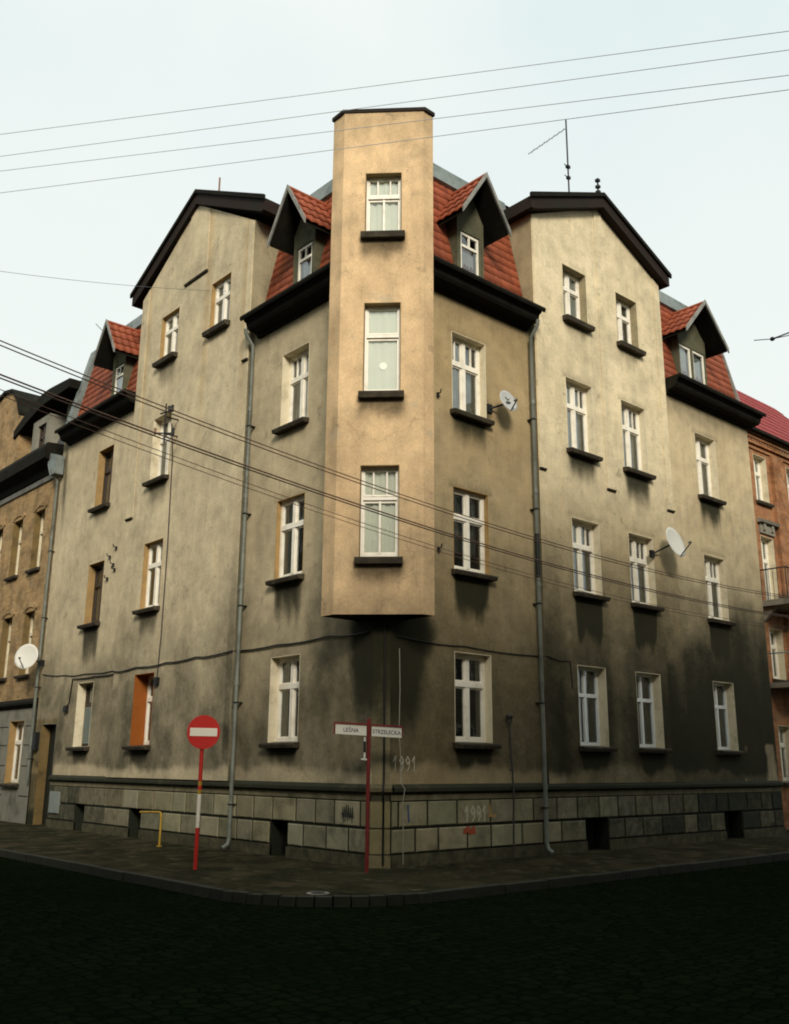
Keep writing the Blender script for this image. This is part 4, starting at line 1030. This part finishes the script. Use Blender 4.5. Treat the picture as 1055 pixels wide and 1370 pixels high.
P1 = (-.52, -.31); sn = thing('street_name_sign', 'dark red post with two white street name plates at the corner', 'street sign', (*P1, 0))
F = frame_at(P1, HEAD+math.pi); F.su = Vector((math.sin(HEAD), -math.cos(HEAD), 0))
k = MB(); k.tube([F(-.008, -.05, 0), F(-.005, 2.46, 0)], .036, 10); build('post', k, M['darkred'], sn)
th = R(2.2)
TZ = lambda a, z: z - .052*a
class TF:
    su = F.su; du = F.du
    def __call__(s, a, z, d=0): return F(a, z - .055*a, d)
T = TF()
fr = MB(); fr.box(T, -.60, .57, 2.345, 2.375, -.012, .03); fr.box(T, -.60, -.575, 2.165, 2.345, -.01, .025); fr.box(T, .555, .57, 2.165, 2.345, -.01, .02)
build('plate_frame', fr, M['darkred'], sn)
for a, b, txt in ((-.57, -.045, 'LEŚNA'), (.045, .55, 'STRZELECKA')):
    k = MB(); k.box(T, a, b, 2.175, 2.338, .0, .012); o = build('name_plate', k, M['signwhite'], sn)
    text_mesh(txt, T, (a+b)/2, 2.222, .0145, .095, M['lettering'], 'lettering', o, bold=.012, xs=.86 if len(txt) > 6 else .9)
k = MB(); k.box(T, -.085, -.06, 1.80, 2.15, -.20, .03, 0); k.box(T, -.092, -.053, 1.90, 2.08, .03, .036, 1); k.box(T, -.13, -.03, 1.775, 1.80, -.02, .03, 0)
build('edge_on_plate', k, [M['signwhite'], M['black']], sn)

# ------------------------------------------------------------------ satellite dishes
def dish(c, nrm, r, mount, mat, label, group='satellite dishes on the walls', feed=1.0):
    c = Vector(c); nrm = Vector(nrm).normalized(); x = nrm.cross(Vector((0, 0, 1))).normalized(); y = x.cross(nrm)
    t = thing('satellite_dish', label, 'satellite dish', mount, group)
    m = MB(); n, rings = 28, 6; P = []
    for s_ in (0, -.012):
        for i in range(rings+1):
            q_ = i/rings
            for k_ in range(n): a = k_*2*math.pi/n; P.append(c + (x*math.cos(a)*.93+y*math.sin(a))*r*q_ + nrm*(.16*r*(q_*q_-1)*1.0 + s_))
    fs = []; h = (rings+1)*n
    for o_ in (0, h):
        for i in range(rings):
            for k_ in range(n): fs.append((o_+i*n+k_, o_+i*n+(k_+1) % n, o_+(i+1)*n+(k_+1) % n, o_+(i+1)*n+k_))
    for k_ in range(n): fs.append((rings*n+k_, rings*n+(k_+1) % n, h+rings*n+(k_+1) % n, h+rings*n+k_))
    m.add(P, fs, smooth=True); build('reflector', m, mat, t)
    m = MB(); back = c - nrm*.17*r
    m.tube([back, back-nrm*.10, Vector(mount)+Vector((0, 0, .0))], .022, 8); m.box(Frame(Vector(mount)-Vector((0, 0, mount[2])), Vector((1, 0, 0)), Vector((0, -1, 0))), -.07, .07, mount[2]-.09, mount[2]+.09, -.04, .03)
    build('wall_mount', m, M['black'], t)
    m = MB(); lo = c - y*r*.98; tip = c + nrm*r*.95*feed - y*r*.45
    m.tube([lo-nrm*.03, tip], .014, 6); o = build('feed_arm', m, M['black'], t)
    m = MB(); m.tube([tip-nrm*.02, tip-nrm*.09+y*.02], [.035, .02], 8); build('receiver', m, M['zinc'], t)
    return t
td = dish((3.19, -.36, 9.20), (-.05, -.95, .30), .26, (2.95, -.02, 9.05), M['dishgrey'], 'small grey satellite dish on the wall right of the oriel', feed=.9)
nd = Vector((-.05, -.95, .30)).normalized(); xd = nd.cross(Vector((0, 0, 1))).normalized(); yd = xd.cross(nd); k = MB()
for (a, za), (b, zb) in (((-.07, .09), (-.02, .03)), ((-.02, .03), (.05, .10)), ((-.08, -.01), (.06, -.02)), ((-.05, -.05), (.07, -.06))):
    k.tube([Vector((3.19, -.36, 9.20))+xd*x_+yd*z_+nd*(-.16*.26*(1-((x_*x_+z_*z_)/.26**2))+.012) for x_, z_ in ((a, za), (b, zb))], .008, 5)
build('painted_mark', k, M['pipedark'], td)
dish((9.02, -.52, 7.02), (.02, -.96, .28), .40, (8.60, -.10, 6.72), M['dish'], 'large white satellite dish between the two right hand window columns')
dish((-.60, 15.19, 4.70), (-.72, -.62, .22), .385, (-.06, 15.3, 4.55), M['dish'], 'round white satellite dish at the far left edge')

# ------------------------------------------------------------------ small street furniture and fixings
k = MB(); k.tube([FL(6.9, .64, .06), FL(6.62, .64, .45)], .001, 4)
yp = thing('gas_pipe_guard', 'yellow bent pipe guard standing on the pavement by the plinth', 'pipe guard', (-.75, 6.25, 0))
k = MB(); k.tube([(-.75, 6.25, -.05), (-.75, 6.25, .66), (-.75, 6.32, .69), (-.75, 7.2, .66)], .024, 8); build('pipe', k, M['yellow'], yp)
k = MB(); k.tube([(-.75, 6.25, -.01), (-.75, 6.25, .02)], .06, 10); build('base_plate', k, M['yellow'], yp)
vp = thing('vent_pipe', 'thin rusty vent pipe with a hooded cap against the right wall', 'vent pipe', FR(3.26, 0, .10))
k = MB(); k.tube([FR(3.28, -.02, .12), FR(3.28, 1.2, .16), FR(3.25, 2.52, .12)], .018, 8)
for z in (1.62, 2.2): k.tube([FR(3.26, z-.02, .125), FR(3.26, z+.02, .125)], .03, 8)
build('pipe', k, M['wire'], vp)
k = MB(); k.tube([FR(3.25, 2.52, .12), FR(3.25, 2.62, .12), FR(3.25, 2.64, .12), FR(3.25, 2.70, .12)], [.06, .055, .10, .03], 10); build('hooded_cap', k, M['wire'], vp)
def boxthing(name, label, cat, F, s, z, d, w_, h, dp, mat):
    t = thing(name, label, cat, F(s, z, d)); m = MB(); m.box(F, s-w_/2, s+w_/2, z, z+h, d, d+dp); build('casing', m, M[mat], t)
    m = MB(); m.box(F, s-w_/2+.015, s+w_/2-.015, z+.015, z+h-.015, d+dp, d+dp+.008); m.tube([F(s+w_*.3, z+h*.5, d+dp+.008), F(s+w_*.3, z+h*.5, d+dp+.02)], .012, 6); build('lid', m, M[mat], t); return t
boxthing('meter_cabinet', 'pale grey meter cabinet set low in the plinth beside the entrance', 'meter cabinet', FL, 13.45, .38, .04, .62, .56, .06, 'metalbox')
boxthing('junction_box', 'small dark cable junction box right of the orange window reveal', 'junction box', FL, 7.98, 3.50, .13, .16, .18, .08, 'black')
boxthing('junction_box', 'small dark cable junction box above the entrance door', 'junction box', FL, 13.35, 3.05, 0, .18, .18, .09, 'black')
boxthing('letter_box', 'dark letter box on the wall left of the entrance door', 'letter box', FL, 15.2, 2.05, .0, .22, .5, .12, 'black')
m = MB(); m.disc((-2.75, -1.92, .006), (0, 0, 1), .16, .03, 20); m.disc((-2.75, -1.92, .010), (0, 0, 1), .10, .004, 20, 1)
tag(build('valve_cover', m, [M['barge'], M['kerb']], loc=(-2.75, -1.92, 0)), 'small round valve cover let into the corner pavement', 'valve cover')

# cables on the walls
def cable(name, label, pts, r_, mat, cat='cable', group='cables along the walls', n=6):
    m = MB(); m.tube(pts, r_, n); loc = pts[0]
    return tag(build(name, m, M[mat], loc=loc), label, cat, group)
def sagged(F, pts, d, wob=.02):
    out = []; rg = random.Random(len(pts))
    for (a, za), (b, zb) in zip(pts, pts[1:]):
        n = max(2, int(abs(b-a)/.35))
        for i in range(n): t = i/n; out.append(F(a+(b-a)*t, za+(zb-za)*t-.03*math.sin(math.pi*t)+rg.uniform(-.008, .008), d+.004*rg.random()))
    out.append(F(pts[-1][0], pts[-1][1], d)); return out
cable('wall_cable', 'thick black cable running along the left front above the ground floor', sagged(FL, [(.3, 4.05), (1.5, 4.07), (3.2, 4.06), (4.6, 4.05)], .03)+sagged(FL, [(4.75, 4.04), (6.2, 4.02), (7.6, 4.0), (9.1, 3.99), (10.3, 3.97)], .16)+sagged(FL, [(10.45, 3.95), (11.7, 3.95), (13.1, 3.96)], .03)+[FL(13.2, 3.3, .03), FL(13.35, 3.2, .05)], .017, 'black')
cable('wall_cable', 'thin black cable on the left front between the entrance and the left house', sagged(FL, [(10.45, 4.03), (12.4, 4.05), (13.8, 4.10), (15.3, 4.22)], .02), .012, 'black')
cable('wall_cable', 'thin dark cable running along the right front above the ground floor', sagged(FR, [(.35, 3.98), (2.1, 3.93), (4.4, 3.92)], .02)+sagged(FR, [(4.5, 3.92), (5.25, 3.88)], .10)+[FR(5.31, 3.3, .10)], .011, 'black')
cable('wall_cable', 'dark conduit running down the chamfered corner to the pavement', [FC(.05, 4.28, .02), FC(.055, 3, .02), FC(.06, 1.5, .02), FC(.06, 1.38, .03), FC(.06, 1.36, .15), FC(.06, 1.2, .15), FC(.06, 1.1, .07), FC(.06, .05, .09)], .020, 'black')
cable('wall_cable', 'pale grey cable hanging down beside the chamfered corner', [FR(.42, 3.75, .02), FR(.43, 3.0, .03), FR(.42, 2.3, .02), FR(.46, 1.75, .03), FR(.43, 1.42, .04), FR(.44, 1.3, .16), FR(.45, 1.1, .10), FR(.46, .05, .10)], .008, 'palecable')
cable('wall_cable', 'thin drop cable from the wire bracket down the left gabled front', [FL(8.05, 10.1, .2), FL(8.0, 9.2, .145), FL(7.93, 6.8, .145), FL(7.95, 4.6, .145), FL(7.98, 3.68, .16)], .016, 'wire')
# wire bracket
wb = thing('wire_bracket', 'iron bracket with insulators carrying overhead wires by a left window', 'wire bracket', FL(7.85, 9.5, .13))
k = MB(); k.tube([FL(7.82, 9.45, .5), FL(7.84, 10.5, .5)], .022, 6); k.tube([FL(7.84, 10.15, .13), FL(7.84, 10.15, .5)], .02, 6); k.tube([FL(7.83, 9.7, .13), FL(7.83, 9.7, .5)], .02, 6)
k.tube([FL(7.45, 10.22, .5), FL(8.1, 10.3, .5)], .022, 6); k.tube([FL(7.35, 9.58, .5), FL(8.38, 9.85, .5)], .022, 6); build('iron_frame', k, M['black'], wb)
for s, z in ((7.5, 10.27), (7.66, 10.29), (7.38, 9.63), (8.34, 9.88)):
    k = MB(); k.tube([FL(s, z-.08, .5), FL(s, z-.02, .5), FL(s, z, .5), FL(s, z+.08, .5), FL(s, z+.1, .5)], [.03, .045, .03, .045, .02], 8); build('insulator', k, M['rwire'] if s > 8 else M['black'], wb)
# roof aerials
def aerial(label, base, h, parts, group='television aerials on the roofs', name='tv_aerial'):
    t = thing(name, label, 'aerial', base, group); m = MB(); b = Vector(base); m.tube([b, b+Vector((0, 0, h))], .022, 6); build('mast', m, M['black'], t); parts(t, b, h); return t
def p1(t, b, h):
    m = MB(); top = b+Vector((0, 0, h*.92)); e = top+Vector((-1.65, 0, -1.6)); m.tube([top, e], .014, 6)
    for i in range(7):
        p_ = top.lerp(e, .1+.13*i); m.tube([p_+Vector((.05, .09, 0)), p_-Vector((.05, .09, 0))], .005, 5)
    build('boom', m, M['zinc'], t)
    m = MB()
    for z, w_ in ((.56, .12), (.46, .10), (.18, .12), (.06, .1)):
        p_ = b+Vector((0, 0, h*z)); m.box(WORLD, p_.x-w_/2, p_.x+w_/2, p_.z-.04, p_.z+.04, p_.y-.04, p_.y+.04); m.tube([p_-Vector((.16, 0, -.02)), p_], .012, 5)
    build('clamp', m, M['black'], t)
aerial('tall television aerial with a slanting boom on the right gable roof', (7.4, 1.0, 15.6), 3.4, p1)
def p2(t, b, h):
    m = MB()
    for z in (.35, .6, .9): p_ = b+Vector((0, 0, h*z)); m.box(WORLD, p_.x-.05, p_.x+.05, p_.z-.035, p_.z+.035, p_.y-.05, p_.y+.05)
    build('clamp', m, M['black'], t)
aerial('short mast with clamps on the right gable ridge', (7.14, -.12, 15.85), .62, p2)
k = MB(); k.tube([(.5, 7.6, 16.4), (.5, 7.61, 17.34)], .028, 6); tag(build('roof_rod', k, M['rwire'], loc=(.5, 7.6, 16.4)), 'short rusty rod standing on the left gable roof', 'roof rod')
k = MB(); k.tube([(.9, 14.5, 14.9), (.62, 15.35, 15.75)], .014, 6); tag(build('roof_rod', k, M['zinc'], loc=(.9, 14.5, 14.9)), 'thin leaning aerial rod behind the far left dormer', 'roof rod')

# ------------------------------------------------------------------ overhead wires
def wire(label, a, b, sag, r_, mat, group, n=40):
    a, b = Vector(a), Vector(b); pts = [a.lerp(b, i/n)-Vector((0, 0, sag*4*(i/n)*(1-i/n))) for i in range(n+1)]
    m = MB(); m.tube(pts, r_, 5); return tag(build('overhead_wire', m, M[mat], loc=tuple(pts[0])), label, 'wire', group)
# four thin wires high across the crossing
u = Vector((-.60864824, .79344018, 0)); c0 = Vector((-4.05, -4.42, 0))
names4 = ('topmost of the four thin grey wires crossing the sky above the roofs', 'second from the top of the four thin grey wires crossing the sky', 'third from the top of the four thin grey wires crossing the sky', 'lowest of the four thin grey wires crossing in front of the oriel head')
for (zl, zr), lb in zip(((10.72, 10.78), (10.34, 10.50), (10.09, 10.13), (9.72, 9.92)), names4):
    sl_ = (zr-zl)/10.97
    a = c0+u*26+Vector((0, 0, zl-sl_*20.3)); b = c0-u*26+Vector((0, 0, zr+sl_*20.6)); wire(lb, a+Vector((0, 0, .14)), b+Vector((0, 0, .14)), .17, .0045, 'skywire', 'thin wires across the sky')
def wirefit(label, pts, r_, mat, group, dy=0.0, dz=0.0, y=-4.0):
    s = np.array([p_[0] for p_ in pts]); z = np.array([p_[1] for p_ in pts]); cf = np.polyfit(s, z, 2); cf[0] = max(cf[0], .004)
    xs = np.linspace(-16, 26, 70); P = [Vector((x, y+dy, np.polyval(cf, x)+dz)) for x in xs]
    m = MB(); m.tube(P, r_, 5); return tag(build('overhead_wire', m, M[mat], loc=tuple(P[0])), label, 'wire', group)
wa = [(-8.43, 5.69), (-7.65, 5.59), (-5.55, 5.33), (-2.54, 5.07), (-.36, 4.98), (3.23, 4.97), (7.4, 5.02)]
wb_ = [(-8.39, 5.36), (-7.62, 5.25), (-5.53, 5.0), (-2.54, 4.74), (-.38, 4.68), (3.18, 4.60), (7.32, 4.61)]
wc = [(-8.6, 5.2), (-7.2, 5.05), (-5.52, 4.79), (-2.54, 4.50), (-.39, 4.39), (3.16, 4.35), (7.3, 4.38)]
gname = 'street wires crossing in front of the house'
wirefit('upper wire of the top pair crossing in front of the windows', wa, .007, 'rwire', gname, 0, .015)
wirefit('lower wire of the top pair crossing in front of the windows', wa, .007, 'rwire', gname, .03, -.017)
wirefit('upper thick wire of the middle pair crossing in front of the oriel', wb_, .0095, 'rwire', gname, 0, .008)
wirefit('lower thick wire of the middle pair crossing in front of the oriel', wb_, .008, 'rwire', gname, .03, -.014)
wirefit('upper thin wire of the lowest pair crossing in front of the house', wc, .0045, 'rwire', gname, 0, .022)
wirefit('lower thin wire of the lowest pair crossing in front of the house', wc, .0045, 'rwire', gname, .03, -.022)
wire('faint single wire low in the sky at the left edge', (-9.6, -6, 5.28), (-7.1, -6, 5.92), .04, .0018, 'skywire', 'thin wires across the sky')
ct = thing('span_wire', 'black wire end with a clamp reaching in from the right edge of the sky', 'wire', (3.6, -6, 8.8))
k = MB(); k.tube([(2.95, -6, 8.58), (3.6, -6, 8.81), (9.5, -6, 11.3)], .008, 5); build('wire', k, M['black'], ct)
k = MB(); k.tube([(3.55, -6, 8.79), (3.6, -6, 8.81), (3.68, -6, 8.84)], [.02, .04, .02], 8); k.tube([(3.62, -6, 8.82), (9.5, -6, 11.75)], .013, 5); build('clamp', k, M['black'], ct)
